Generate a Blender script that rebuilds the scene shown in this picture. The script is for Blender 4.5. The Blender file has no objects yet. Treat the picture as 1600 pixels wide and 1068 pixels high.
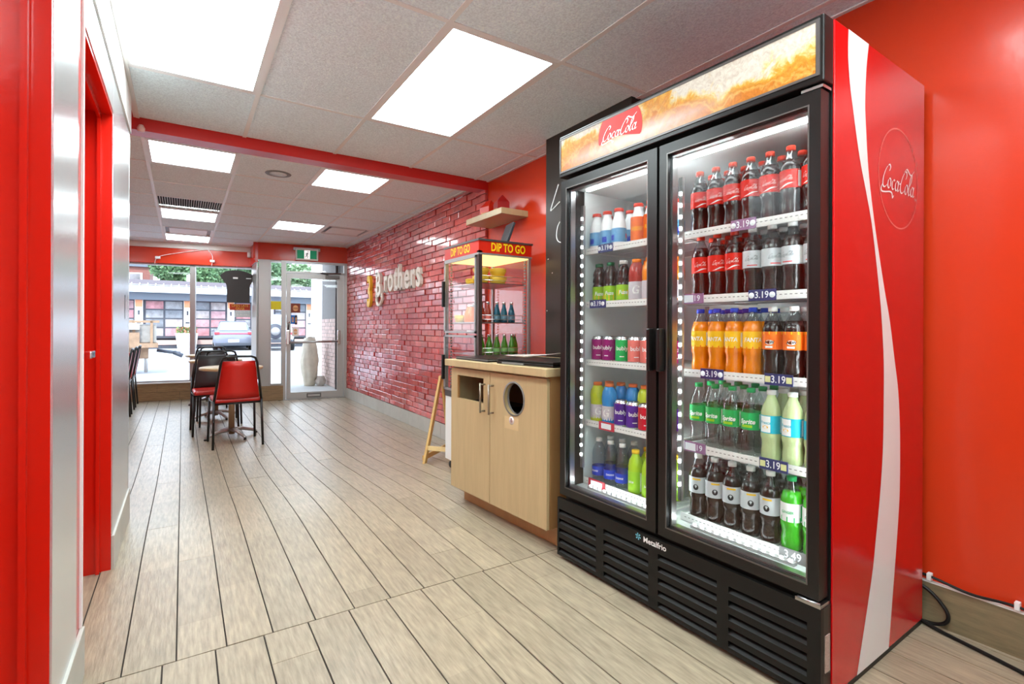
import bpy, bmesh, math, random
from mathutils import Vector, Matrix, noise
random.seed(7)
D = bpy.data; SC = bpy.context.scene; COL = SC.collection
rad = math.radians; sin = math.sin; cos = math.cos; PI = math.pi

# ---------------------------------------------------------------- camera, sky, sun, exposure
cam = D.objects.new('camera', D.cameras.new('camera')); COL.objects.link(cam)
cam.data.sensor_width = 36; cam.data.lens = 795.24 / 1600 * 36
cam.data.shift_y = (511.97 - 534) / 1600; cam.data.clip_start = .02; cam.data.clip_end = 500
cam.matrix_world = Matrix.Translation((0, 0, 1.08)) @ Matrix.Rotation(rad(-32.906), 4, 'Z') @ Matrix.Rotation(PI/2, 4, 'X') @ Matrix.Rotation(rad(.2266), 4, 'Z')
SC.camera = cam
SC.view_settings.view_transform = 'Standard'; SC.view_settings.look = 'None'
SC.view_settings.gamma = 1; SC.view_settings.use_curve_mapping = False
SC.view_settings.exposure = 0.0
w = D.worlds.new('sky'); SC.world = w; w.use_nodes = True
nt = w.node_tree; nt.nodes.clear()
wo = nt.nodes.new('ShaderNodeOutputWorld'); bg = nt.nodes.new('ShaderNodeBackground')
cr = nt.nodes.new('ShaderNodeValToRGB'); tc = nt.nodes.new('ShaderNodeTexCoord'); sx = nt.nodes.new('ShaderNodeSeparateXYZ')
cr.color_ramp.elements[0].color = (.86, .93, 1, 1); cr.color_ramp.elements[1].color = (.42, .64, .95, 1)
nt.links.new(tc.outputs['Generated'], sx.inputs[0]); nt.links.new(sx.outputs[2], cr.inputs[0])
nt.links.new(cr.outputs[0], bg.inputs[0]); nt.links.new(bg.outputs[0], wo.inputs[0]); bg.inputs[1].default_value = 5.0
sun = D.objects.new('sun', D.lights.new('sun', 'SUN')); COL.objects.link(sun)
sun.data.energy = 5.0; sun.data.angle = rad(6); sun.data.color = (1, .96, .9); sun.rotation_euler = (rad(38), rad(-14), 0)
PANEL = 17.0        # emission of the ceiling light diffusers
STRIP = 44.0       # emission of the added strips inside the cooler
LED = 30.0         # emission of the cooler's led modules and added bottom dots

# ---------------------------------------------------------------- helpers
MATS = {}
def C4(c): return (c[0], c[1], c[2], 1)
def srgb(r, g, b):
    f = lambda x: (x/255/12.92) if x/255 <= .04045 else ((x/255+.055)/1.055)**2.4
    return (f(r), f(g), f(b))
def mat(name, col=(.5, .5, .5), rough=.5, metal=0, emis=None, es=1.0, bump=0, bscale=50, var=0, vscale=8, stretch=(1, 1, 1), coat=0, trans=0, spec=.5, objvar=0, worldco=False):
    m = D.materials.new(name); m.use_nodes = True; n = m.node_tree; b = n.nodes['Principled BSDF']
    b.inputs['Base Color'].default_value = C4(col); b.inputs['Roughness'].default_value = rough; b.inputs['Metallic'].default_value = metal
    b.inputs['Specular IOR Level'].default_value = spec; b.inputs['Coat Weight'].default_value = coat; b.inputs['Coat Roughness'].default_value = .08
    if trans: b.inputs['Transmission Weight'].default_value = trans
    if emis: b.inputs['Emission Color'].default_value = C4(emis); b.inputs['Emission Strength'].default_value = es
    if bump or var:
        t = n.nodes.new('ShaderNodeTexCoord'); mp = n.nodes.new('ShaderNodeMapping'); mp.inputs['Scale'].default_value = stretch
        if worldco:
            g = n.nodes.new('ShaderNodeNewGeometry'); n.links.new(g.outputs['Position'], mp.inputs[0])
        else: n.links.new(t.outputs['Object'], mp.inputs[0])
    if bump:
        z = n.nodes.new('ShaderNodeTexNoise'); z.inputs['Scale'].default_value = bscale; z.inputs['Detail'].default_value = 4
        n.links.new(mp.outputs[0], z.inputs['Vector']); bp = n.nodes.new('ShaderNodeBump'); bp.inputs['Strength'].default_value = bump; bp.inputs['Distance'].default_value = .01
        n.links.new(z.outputs[0], bp.inputs['Height']); n.links.new(bp.outputs[0], b.inputs['Normal'])
    last = None
    if var:
        z = n.nodes.new('ShaderNodeTexNoise'); z.inputs['Scale'].default_value = vscale; z.inputs['Detail'].default_value = 6; z.inputs['Roughness'].default_value = .6
        n.links.new(mp.outputs[0], z.inputs['Vector']); mr = n.nodes.new('ShaderNodeMapRange')
        mr.inputs['From Min'].default_value = .3; mr.inputs['From Max'].default_value = .7; mr.inputs['To Min'].default_value = 1-var; mr.inputs['To Max'].default_value = 1+var*.6
        n.links.new(z.outputs[0], mr.inputs[0]); last = mr.outputs[0]
    if objvar:
        oi = n.nodes.new('ShaderNodeObjectInfo'); mr = n.nodes.new('ShaderNodeMapRange')
        mr.inputs['To Min'].default_value = 1-objvar; mr.inputs['To Max'].default_value = 1+objvar; n.links.new(oi.outputs['Random'], mr.inputs[0])
        if last:
            mm = n.nodes.new('ShaderNodeMath'); mm.operation = 'MULTIPLY'; n.links.new(last, mm.inputs[0]); n.links.new(mr.outputs[0], mm.inputs[1]); last = mm.outputs[0]
        else: last = mr.outputs[0]
    if last:
        vm = n.nodes.new('ShaderNodeVectorMath'); vm.operation = 'SCALE'; vm.inputs[0].default_value = col; n.links.new(last, vm.inputs['Scale']); n.links.new(vm.outputs[0], b.inputs['Base Color'])
    return m
def glassmat(name, tint=(1, 1, 1), ior=1.5, extra=0.0):
    m = D.materials.new(name); m.use_nodes = True; n = m.node_tree; n.nodes.clear()
    o = n.nodes.new('ShaderNodeOutputMaterial'); mx = n.nodes.new('ShaderNodeMixShader'); t = n.nodes.new('ShaderNodeBsdfTransparent'); g = n.nodes.new('ShaderNodeBsdfGlossy')
    g.inputs['Roughness'].default_value = .02; t.inputs[0].default_value = C4(tint); f = n.nodes.new('ShaderNodeFresnel'); f.inputs[0].default_value = ior
    a = n.nodes.new('ShaderNodeMath'); a.operation = 'ADD'; a.inputs[1].default_value = extra; a.use_clamp = True
    ge = n.nodes.new('ShaderNodeNewGeometry'); iv = n.nodes.new('ShaderNodeMath'); iv.operation = 'SUBTRACT'; iv.inputs[0].default_value = 1; n.links.new(ge.outputs['Backfacing'], iv.inputs[1])
    ml = n.nodes.new('ShaderNodeMath'); ml.operation = 'MULTIPLY'
    n.links.new(f.outputs[0], a.inputs[0]); n.links.new(a.outputs[0], ml.inputs[0]); n.links.new(iv.outputs[0], ml.inputs[1]); n.links.new(ml.outputs[0], mx.inputs[0]); n.links.new(t.outputs[0], mx.inputs[1]); n.links.new(g.outputs[0], mx.inputs[2]); n.links.new(mx.outputs[0], o.inputs[0])
    return m

class MB:
    """collects shapes, builds ONE mesh object"""
    def __init__(s): s.v = []; s.f = []; s.m = []; s.sm = []
    def add(s, vs, fs, mi=0, smooth=False):
        k = len(s.v); s.v += [tuple(p) for p in vs]
        for f in fs: s.f.append([i+k for i in f]); s.m.append(mi); s.sm.append(smooth)
        return s
    def box(s, x0, x1, y0, y1, z0, z1, mi=0, bev=0):
        if x0 > x1: x0, x1 = x1, x0
        if y0 > y1: y0, y1 = y1, y0
        if z0 > z1: z0, z1 = z1, z0
        if bev:
            b = min(bev, (x1-x0)*.45, (y1-y0)*.45, (z1-z0)*.45); V = []; F = []
            bm = bmesh.new(); bmesh.ops.create_cube(bm, size=1)
            for q in bm.verts: q.co = Vector(((x0+x1)/2+q.co.x*(x1-x0), (y0+y1)/2+q.co.y*(y1-y0), (z0+z1)/2+q.co.z*(z1-z0)))
            bmesh.ops.bevel(bm, geom=bm.edges[:], offset=b, segments=2, affect='EDGES', profile=.5)
            s.addbm(bm, mi); return s
        V = [(x, y, z) for z in (z0, z1) for y in (y0, y1) for x in (x0, x1)]
        return s.add(V, [(0, 2, 3, 1), (4, 5, 7, 6), (0, 1, 5, 4), (2, 6, 7, 3), (0, 4, 6, 2), (1, 3, 7, 5)], mi)
    def addbm(s, bm, mi=0, smooth=False):
        bm.verts.ensure_lookup_table(); bm.verts.index_update()
        s.add([v.co[:] for v in bm.verts], [[v.index for v in f.verts] for f in bm.faces], mi, smooth); bm.free(); return s
    def lathe(s, prof, seg=20, mi=0, c=(0, 0, 0), axis='Z', caps=True):
        V = []; F = []
        for r, z in prof:
            for i in range(seg):
                a = 2*PI*i/seg; p = (r*cos(a), r*sin(a), z)
                if axis == 'X': p = (z, r*cos(a), r*sin(a))
                if axis == 'Y': p = (r*sin(a), z, r*cos(a))
                V.append((p[0]+c[0], p[1]+c[1], p[2]+c[2]))
        for j in range(len(prof)-1):
            for i in range(seg): F.append((j*seg+i, j*seg+(i+1) % seg, (j+1)*seg+(i+1) % seg, (j+1)*seg+i))
        if caps: F.append(tuple(range(seg-1, -1, -1))); F.append(tuple((len(prof)-1)*seg+i for i in range(seg)))
        return s.add(V, F, mi, True)
    def tube(s, pts, r, seg=8, mi=0, closed=False):
        P = [Vector(p) for p in pts]; n = len(P); V = []; F = []
        up = Vector((0, 0, 1))
        prev = None
        for i in range(n):
            if closed: t = (P[(i+1) % n]-P[i-1])
            else: t = P[min(i+1, n-1)]-P[max(i-1, 0)]
            t.normalize()
            if prev is None:
                a = t.cross(up) if abs(t.z) < .95 else t.cross(Vector((1, 0, 0)))
            else: a = prev-t*prev.dot(t)
            a.normalize(); prev = a; b = t.cross(a)
            rr = r[i] if isinstance(r, (list, tuple)) else r
            for k in range(seg):
                q = 2*PI*k/seg; V.append(P[i]+a*(rr*cos(q))+b*(rr*sin(q)))
        for i in range(n if closed else n-1):
            j = (i+1) % n
            for k in range(seg): F.append((i*seg+k, i*seg+(k+1) % seg, j*seg+(k+1) % seg, j*seg+k))
        if not closed: F.append(tuple(range(seg-1, -1, -1))); F.append(tuple((n-1)*seg+k for k in range(seg)))
        return s.add(V, F, mi, True)
    def prism(s, poly, z0, z1, plane='XY', mi=0):
        """poly = list of 2D points; extruded between z0 and z1 along the third axis"""
        def P(a, b, c): return {'XY': (a, b, c), 'XZ': (a, c, b), 'YZ': (c, a, b)}[plane]
        n = len(poly); V = [P(a, b, z0) for a, b in poly]+[P(a, b, z1) for a, b in poly]
        F = [tuple(range(n)), tuple(range(2*n-1, n-1, -1))]+[(i, (i+1) % n, n+(i+1) % n, n+i) for i in range(n)]
        return s.add(V, F, mi)
    def xf(s, M): s.v = [tuple(M @ Vector(p)) for p in s.v]; return s
    def build(s, name, mats, parent=None, loc=None, rot=None, fix=True):
        me = D.meshes.new(name); me.from_pydata(s.v, [], s.f)
        for m in (mats if isinstance(mats, (list, tuple)) else [mats]): me.materials.append(m)
        for p, mi, sm in zip(me.polygons, s.m, s.sm): p.material_index = mi; p.use_smooth = sm
        if fix:
            bm = bmesh.new(); bm.from_mesh(me); bmesh.ops.recalc_face_normals(bm, faces=bm.faces); bm.to_mesh(me); bm.free()
        o = D.objects.new(name, me); COL.objects.link(o)
        if parent: o.parent = parent
        if loc: o.location = loc
        if rot: o.rotation_euler = rot
        return o
def tag(o, label=None, cat=None, group=None, kind=None):
    if label: o['label'] = label
    if cat: o['category'] = cat
    if group: o['group'] = group
    if kind: o['kind'] = kind
    return o
def thing(name, label, cat, loc=(0, 0, 0), rz=0, group=None):
    o = D.objects.new(name, None); COL.objects.link(o); o.location = loc; o.rotation_euler = (0, 0, rz); o.empty_display_size = .1
    return tag(o, label, cat, group)
def struct(name, mb, m, parent=None, label=None):
    o = mb.build(name, m, parent); o['kind'] = 'structure'
    if label: o['label'] = label
    return o
def B(*a, **k): return MB().box(*a, **k)
def copy_tree(o, parent=None):
    c = o.copy(); COL.objects.link(c); c.parent = parent
    for ch in list(o.children): copy_tree(ch, c)
    return c
def emit(name, col, s): return mat(name, col, .5, emis=col, es=s)

# lettering: font glyph outlines as flat geometry, cached
_tc = {}
def text2d(s, size=1, bold=0, shear=0, ext=0, align='CENTER', sp=1):
    k = (s, bold, shear, ext, align, sp)
    if k not in _tc:
        c = D.curves.new('t', 'FONT'); c.body = s; c.size = 1; c.offset = bold; c.shear = shear; c.extrude = ext; c.align_x = align; c.align_y = 'CENTER'; c.resolution_u = 3; c.space_character = sp
        o = D.objects.new('t', c); COL.objects.link(o); bpy.context.view_layer.update()
        me = D.meshes.new_from_object(o.evaluated_get(bpy.context.evaluated_depsgraph_get()))
        _tc[k] = ([v.co[:] for v in me.vertices], [tuple(p.vertices) for p in me.polygons])
        D.objects.remove(o); D.curves.remove(c); D.meshes.remove(me)
    V, F = _tc[k]; return [(v[0]*size, v[1]*size, v[2]*size) for v in V], F
def put_text(mb, s, size, M, mi=0, sx=1, **k):
    V, F = text2d(s, size, **k); mb.add([tuple(M @ Vector((v[0]*sx, v[1], v[2]))) for v in V], F, mi)
def wrap_text(mb, s, size, r, z, a0, mi=0, sx=1, **k):
    """text wrapped round a vertical cylinder, centred on angle a0"""
    V, F = text2d(s, size, **k); mb.add([(r*cos(a0+v[0]*sx/r), r*sin(a0+v[0]*sx/r), z+v[1]) for v in V], F, mi)
def frame(o, ex, ey):
    """matrix whose local x,y axes are ex,ey at origin o"""
    ex = Vector(ex).normalized(); ey = Vector(ey).normalized(); ez = ex.cross(ey)
    return Matrix((( ex.x, ey.x, ez.x, o[0]), (ex.y, ey.y, ez.y, o[1]), (ex.z, ey.z, ez.z, o[2]), (0, 0, 0, 1)))
def spline(P, n=8, closed=False):
    out = []; m = len(P)
    for i in range(m if closed else m-1):
        p = [P[(i+k) % m] if closed else P[min(max(i+k, 0), m-1)] for k in (-1, 0, 1, 2)]
        for j in range(n):
            t = j/n; out.append(tuple(.5*((2*b)+(c-a)*t+(2*a-5*b+4*c-d)*t*t+(3*b-a-3*c+d)*t**3) for a, b, c, d in zip(*p)))
    out.append(P[0] if closed else P[-1]); return out
def ell(cx, cy, rx, ry, a0=0, a1=2*PI, n=18): return [(cx+rx*cos(a0+(a1-a0)*i/n), cy+ry*sin(a0+(a1-a0)*i/n)) for i in range(n+1)]
def pen(strokes, w=.22, ang=rad(35), mn=.07, shear=.32, lift=0):
    V = []; F = []
    for st in strokes:
        S = [(x+y*shear, y) for x, y in st]; k = len(V)
        for i, (x, y) in enumerate(S):
            a = S[max(i-1, 0)]; b = S[min(i+1, len(S)-1)]; tx, ty = b[0]-a[0], b[1]-a[1]; L = math.hypot(tx, ty) or 1
            nx, ny = -ty/L, tx/L; vx, vy = w*.5*cos(ang), w*.5*sin(ang)
            if nx*vx+ny*vy < 0: nx, ny = -nx, -ny
            vx, vy = vx+nx*mn*.5, vy+ny*mn*.5; V += [(x+vx, y+vy, lift), (x-vx, y-vy, lift)]
        F += [(k+2*i, k+2*i+1, k+2*i+3, k+2*i+2) for i in range(len(S)-1)]
    return V, F
def script_strokes():
    s = []
    s.append(spline([(1.75, 2.2), (1.95, 2.7), (1.5, 3.0), (.75, 2.3), (.3, 1.1), (.45, .25), (1.0, .05), (1.6, .45)]))
    s.append(spline([(.42, .5), (.1, -.1), (.35, -.55), (1.4, -.5), (2.6, -.3), (3.3, -.4), (3.7, -.95), (3.9, -.6)]))
    s.append(ell(2.2, .72, .42, .62)); s.append(ell(3.45, .72, .42, .62, .9, 5.5)); s.append(ell(4.45, .72, .42, .62))
    s.append(spline([(4.95, 1.4), (4.85, .5), (5.0, .1), (5.35, .35)])); s.append([(5.15, 1.1), (5.6, 1.15)])
    s.append(spline([(6.95, 2.0), (7.15, 2.6), (6.7, 3.0), (6.0, 2.3), (5.6, 1.1), (5.75, .25), (6.3, .05), (6.9, .45)]))
    s.append(spline([(6.3, 2.9), (6.9, 3.35), (7.7, 3.0), (8.4, 2.8), (9.0, 3.2), (9.3, 3.5)]))
    s.append(ell(7.5, .72, .42, .62)); s.append(spline([(8.1, .9), (8.75, 1.9), (8.75, 2.9), (8.35, 2.3), (8.3, .6), (8.5, .1), (8.8, .3)]))
    s.append(ell(9.4, .72, .42, .62)); s.append(spline([(9.9, 1.4), (9.8, .5), (9.95, .1), (10.3, .3)]))
    return [[(x-5.2, y-1.2) for x, y in q] for q in s]
LOGO = pen(script_strokes())
def put_logo(mb, width, M, mi=0):
    k = width/11.0; mb.add([tuple(M @ Vector((x*k, y*k, z))) for x, y, z in LOGO[0]], LOGO[1], mi)

# ---------------------------------------------------------------- materials
RED = srgb(206, 54, 20)
M_wall = mat('red_wall_paint', RED, .24, bump=.12, bscale=14, coat=.1)
M_trimred = mat('red_gloss_paint', srgb(204, 28, 12), .2, bump=.05, bscale=30)
M_beam = mat('red_beam_paint', srgb(196, 24, 18), .3)
M_brick = mat('red_painted_brick', srgb(200, 72, 64), .30, bump=.35, bscale=45, var=.25, vscale=14, objvar=.22, coat=1)
M_mortar = mat('red_painted_mortar', srgb(176, 40, 38), .4, bump=.5, bscale=60)
M_ceil = mat('ceiling_tile_board', srgb(234, 248, 255), .9, bump=.35, bscale=120, var=.2, vscale=110)
M_bar = mat('white_enamel_grid', srgb(232, 232, 232), .45)
M_white = mat('white_paint', srgb(228, 226, 222), .5)
M_grout = mat('dark_grout', srgb(48, 40, 32), .9)
M_tile = mat('wood_look_tile', srgb(160, 146, 124), .30, var=.34, vscale=9, stretch=(9, .9, 1), bump=.12, bscale=14, objvar=.09, worldco=True)
M_tileh = mat('wood_look_base_tile', srgb(150, 122, 88), .4, var=.3, vscale=8, stretch=(1, 1, 9), objvar=.1, worldco=True)
M_based = mat('grey_brown_base_tile', srgb(132, 116, 88), .4, var=.28, vscale=8, stretch=(1, 1, 9), worldco=True)
M_baseg = mat('pale_grey_base_tile', srgb(188, 186, 178), .4, var=.08, vscale=8, objvar=.05)
M_frp = mat('silver_wall_panel', srgb(222, 224, 226), .25, metal=.75, bump=.02, bscale=4)
M_alu = mat('brushed_aluminium', srgb(176, 174, 172), .35, metal=.7)
M_aludark = mat('dark_aluminium', srgb(110, 106, 104), .35, metal=.7)
M_chrome = mat('chrome', (.8, .8, .8), .12, metal=1)
M_steel = mat('steel', (.5, .5, .5), .3, metal=1)
M_blk = mat('black_plastic', (.006, .0055, .005), .42, spec=.3)
M_blkm = mat('black_metal', (.008, .007, .0065), .3, spec=.4)
M_pane = glassmat('window_glass'); M_cool = glassmat('cooler_glass', (.97, .985, .975), 1.5, .02)
M_dip = emit('diffuser_white', (.86, .98, 1), PANEL)
M_white2 = mat('white_plastic', srgb(235, 235, 233), .4)
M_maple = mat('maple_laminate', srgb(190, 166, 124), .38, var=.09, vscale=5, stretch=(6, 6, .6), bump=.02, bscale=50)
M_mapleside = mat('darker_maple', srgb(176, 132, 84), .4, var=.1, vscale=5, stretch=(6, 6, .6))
M_grey = mat('grey_plastic', (.2, .2, .2), .5)
M_dark = mat('dark_interior', (.01, .009, .008), .8)

# ---------------------------------------------------------------- floor
def zf(y):
    t = min(max((y-2.9)/2.0, 0), 1); return -.085*t*t*(3-2*t)
XR = 2.324; XL = -.2644; H = 2.408
ys = [-1.3+i*.1 for i in range(115)]
def front(x): return 8.66-(x-2.3)*.1691 if x > .94 else 9.54-(x-.95)*.1691
mfl = MB()
for xs in ((-3.0, .94), (.9401, 2.75)):
    V = []; F = []
    for y in ys:
        for x in xs: yy = min(y, front(x)); V += [(x, yy, zf(yy)-.0035), (x, yy, zf(yy)-.12)]
    for i in range(len(ys)-1):
        a = i*4; F += [(a, a+2, a+6, a+4), (a+1, a+5, a+7, a+3), (a, a+4, a+5, a+1), (a+2, a+3, a+7, a+6)]
    F += [(0, 1, 3, 2), (len(V)-4, len(V)-2, len(V)-1, len(V)-3)]; mfl.add(V, F)
floor = struct('floor', mfl, M_grout)
def fac(p0, a, z=0, off=0):   # point on a facade plane, a along it, off towards the room
    ph = rad(-9.6); return (p0[0]+a*cos(ph)+off*sin(ph), p0[1]+a*sin(ph)-off*cos(ph), z)
def yfront(x): return 8.62-(x-2.3)*.1691 if x > .93 else 9.5-(x-.95)*.1691
tiles = []
def tilerow(x0, x1, y0, y1, ph):
    y = y0-ph*.6
    while y < y1:
        a, b = max(y, y0), min(y+.606, y1)
        if b-a > .03: tiles.append((x0+.0026, x1-.0026, a+.0024, b-.0024))
        y += .6
random.seed(3); steps = [.0, .5, .17, .67, .33, .83]
for i in range(-4, 17):
    x0 = -.051+.1465*i; x1 = min(x0+.1465, XR)
    if x0 < XR-.01: tilerow(x0, x1, .1, 1.968, [0.42, .9, .2, .65, .05, .8, .35][i % 7])
for i in range(-12, 17):
    x0 = -.0137+.1432*i; x1 = min(x0+.1432, XR-.01)
    if x0 > XR-.02: continue
    ystart = 1.968 if i >= -3 else 3.66
    tilerow(x0, x1, ystart, min(yfront(x0), yfront(x1))-.005, [.63, .25, .47, .1, .8, .38, .93, .55, .15, .7][i % 10])
tiles.sort(key=lambda t: math.hypot((t[0]+t[1])/2+.0, (t[2]+t[3])/2) + (9 if (t[0] < -.25-.09*((t[2]+t[3])/2-3.6) or t[0] < -.32 and t[2] < 3.6) else 0))
def tilegeo(mb, t, dz):
    x0, x1, a, b = t; n = 4; V = []; F = []
    for i in range(n+1):
        y = a+(b-a)*i/n; z = zf(y)+dz; V += [(x0, y, z), (x1, y, z), (x0, y, z-.006), (x1, y, z-.006)]
    for i in range(n):
        k = 4*i; F += [(k, k+1, k+5, k+4), (k, k+4, k+6, k+2), (k+1, k+3, k+7, k+5)]
    F += [(0, 2, 3, 1), (4*n, 4*n+1, 4*n+3, 4*n+2)]
    mb.add(V, F)
for t in tiles[:300]:
    m = MB(); tilegeo(m, t, random.uniform(-.0006, .0006)); m.build('floor_tile', M_tile, floor)
m = MB()
for t in tiles[300:]: tilegeo(m, t, 0)
tag(m.build('far_floor_tiles', M_tile, floor), kind='stuff')

# ---------------------------------------------------------------- right walls
struct('wall_right', B(XR, XR+.12, -1.3, -.1, -.06, 2.6), M_white, label='white wall right of the camera')  # out of view; white chosen to keep the bounced light neutral
wr = struct('wall_right', B(XR, XR+.12, -.1, 4.0, -.06, 2.6), M_wall, label='glossy red painted wall behind the drinks cooler')
# brick stretch, painted red
wb = struct('wall_right', B(XR-.005, XR+.12, 4.0, 8.75, -.15, 2.6), M_mortar, label='painted red brick wall carrying the shop lettering')
BX = XR-.025
br = []
L = .182; Hh = .0655
r = 0; z = .072
while z < H-.005:
    y = 4.0 - (L/2 if r % 2 else 0)
    while y < 8.62:
        a, b = max(y, 4.0), min(y+L, 8.62)
        if b-a > .02: br.append((a+.004, b-.004, z+.003, min(z+Hh-.004, H)))
        y += L
    z += Hh; r += 1
br.sort(key=lambda q: q[0])
def brickgeo(mb, q, mi=0):
    a, b, z0, z1 = q; j = lambda s=.0015: random.uniform(-s, s); d = random.uniform(-.006, .006); ti = random.uniform(-.003, .003)
    f = BX+d; V = [(XR, a, z0), (XR, b, z0), (XR, b, z1), (XR, a, z1),
                   (f+.003, a+j(), z0+j()), (f+.003+ti, b+j(), z0+j()), (f+.003+ti, b+j(), z1+j()), (f+.003, a+j(), z1+j())]
    e = .004; V += [(f, a+e, z0+e), (f+ti, b-e, z0+e), (f+ti, b-e, z1-e), (f, a+e, z1-e)]
    F = []
    for k in range(4): l = (k+1) % 4; F += [(k, l, 4+l, 4+k), (4+k, 4+l, 8+l, 8+k)]
    F.append((8, 9, 10, 11)); mb.add(V, F, mi)
for q in br[:300]:
    m = MB(); brickgeo(m, q); m.build('brick', M_brick, wb)
m = MB()
for q in br[300:]: brickgeo(m, q, random.choice([0, 0, 1, 2]))
M_brick2 = mat('red_painted_brick_worn', srgb(214, 96, 92), .26, bump=.5, bscale=45, var=.25, vscale=14, coat=.6)
M_brick3 = mat('red_painted_brick_dark', srgb(186, 44, 42), .34, bump=.5, bscale=45, var=.25, vscale=14, coat=.5)
tag(m.build('far_bricks', [M_brick, M_brick2, M_brick3], wb), kind='stuff')
# base tiles along the right
bb = struct('baseboard_right', B(XR-.012, XR, -1.3, 2.0, 0, .149), M_based, label='grey-brown wood-look base tiles under the red wall')
struct('baseboard_right_edge', B(XR-.013, XR, -1.3, 2.0, .149, .155), M_white2, parent=bb)
bb2 = struct('baseboard_right', B(XR-.03, XR, 4.0, 8.62, -.085, .07), M_grout, label='pale grey base tiles under the brick wall')
y = 4.0
while y < 8.6: B(XR-.042, XR-.028, y+.002, min(y+.3, 8.62)-.002, -.085, .072).build('base_tile', M_baseg, bb2); y += .3

# ---------------------------------------------------------------- left wall with two door recesses
wlm = (B(-.44, XL, 1.616, 2.054, -.02, 2.6).box(-.44, XL, 2.861, 3.66, -.1, 2.6).box(-.44, XL, 2.05, 2.87, 2.014, 2.6).box(-.44, XL, .62, 1.62, 2.3, 2.6)); struct('wall_left', B(-.44, XL, -1.3, .62, -.02, 2.6), M_white, label='white wall left of the camera')  # the unseen near stretch is made white so the bounce stays neutral
wl = struct('wall_left', wlm, M_trimred, label='red painted wall with silver panels and door recesses')
for y0, y1 in ((1.62, 1.985), (2.867, 3.655)):
    B(XL, XL+.004, y0, y1-(.03 if y1 < 2 else 0), .15, 2.19).build('wall_panel', M_frp, wl)
B(XL, XL+.004, 2.054, 2.861, 2.03, 2.19).build('wall_panel', M_frp, wl)
B(XL, XL+.012, 1.62, 3.66, 2.19, H).build('wall_top_band', M_white, wl)
B(XL, XL+.006, 2.036, 2.058, .15, 2.4).build('corner_guard', M_white2, wl)
B(XL, XL+.005, 3.64, 3.662, .15, 2.19).build('corner_guard', M_frp, wl)
bl = struct('baseboard_left', B(XL, XL+.012, 1.62, 2.05, -.01, .149, bev=.002), M_baseg, label='pale base tile on the near silver wall panel')
bl = struct('baseboard_left', B(XL, XL+.012, 2.865, 3.66, -.05, .149, bev=.002), M_baseg, label='pale base tile on the far silver wall panel')
# recess linings (jambs with stops)
def recess(name, y0, y1, ztop, label, n):
    d = struct(name, B(-.444, -.40, y0, y1, 0, ztop), M_trimred, label=label)
    for yy, s in ((y0, 1), (y1, -1)):
        B(-.40, XL-.04, yy, yy+s*.012, 0, ztop).build('door_jamb', M_trimred, d)
    B(-.315, -.302, y1-.028, y1-.012, 0, ztop-.01).build('door_stop', M_trimred, d)
    B(-.315, -.302, y0+.012, y1-.012, ztop-.03, ztop).build('door_stop', M_trimred, d)
    h = MB().tube([(-.40, y1-.5, .98), (-.345, y1-.5, .98)], .012).tube([(-.345, y1-.5, .98), (-.34, y1-.4, .98)], .01).lathe([(.026, -.402), (.026, -.392)], axis='X', c=(0, y1-.5, .98))
    return d
d1 = recess('door_1', 2.054, 2.861, 2.014, 'red door in the recess between the two silver wall panels', 1)
d2 = recess('door_2', .62, 1.616, 2.3, 'red door recess nearest the camera on the left edge', 2)
lev = MB().box(-.40, -.262, 2.285, 2.305, .972, .990, bev=.004).box(-.285, -.262, 2.25, 2.34, .968, .994, bev=.004)
lev.build('door_handle', M_chrome, d1)
B(XL, XL+.004, 3.40, 3.43, 1.12, 1.25, bev=.001).build('wall_plate', M_alu, wl)
# dining room side
struct('wall_back', B(-.6, 2.6, -1.42, -1.3, -.02, 2.6), M_white, label='white wall behind the camera')  # unseen; its white is assumed, to neutralise the red bounce
struct('wall_left', B(-3.0, -2.85, 3.66, 10.6, -.2, 2.6), M_wall, label='red wall of the dining area beyond the corner')
struct('wall_left', B(-3.0, -.44, 3.5, 3.66, -.2, 2.6), M_wall, label='return wall behind the silver panelled corner')
# beam
struct('trim_1', B(XL-.3, XR, 3.9976, 4.13, 2.325, 2.6), M_beam, label='red ceiling beam crossing the room')

# black chase beside the cooler
ch = struct('trim_2', B(2.145, XR, 2.07, 2.88, 0, H), mat('charcoal_brown_panel', srgb(52, 46, 42), .28, metal=.2), label='charcoal wall box beside the cooler')
def chalk(P): return [(2.1435, y, z) for y, z in spline(P, 6)]
m = MB().tube(chalk([(2.737, 2.057), (2.78, 1.98), (2.822, 1.90), (2.80, 1.90), (2.722, 1.936)]), .0035, 5)
m.build('chalk_stroke', M_white2, ch)
MB().tube(chalk([(2.72, 1.80), (2.745, 1.765), (2.756, 1.71), (2.74, 1.672), (2.70, 1.655)]), .0035, 5).build('chalk_stroke', M_white2, ch)
for yy, zz in ((2.85, 1.56), (2.80, 1.46), (2.86, 1.20)): MB().lathe([(.004, 2.141), (.004, 2.145)], 8, axis='X', c=(0, yy, zz)).build('screw', M_chrome, ch)

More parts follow.
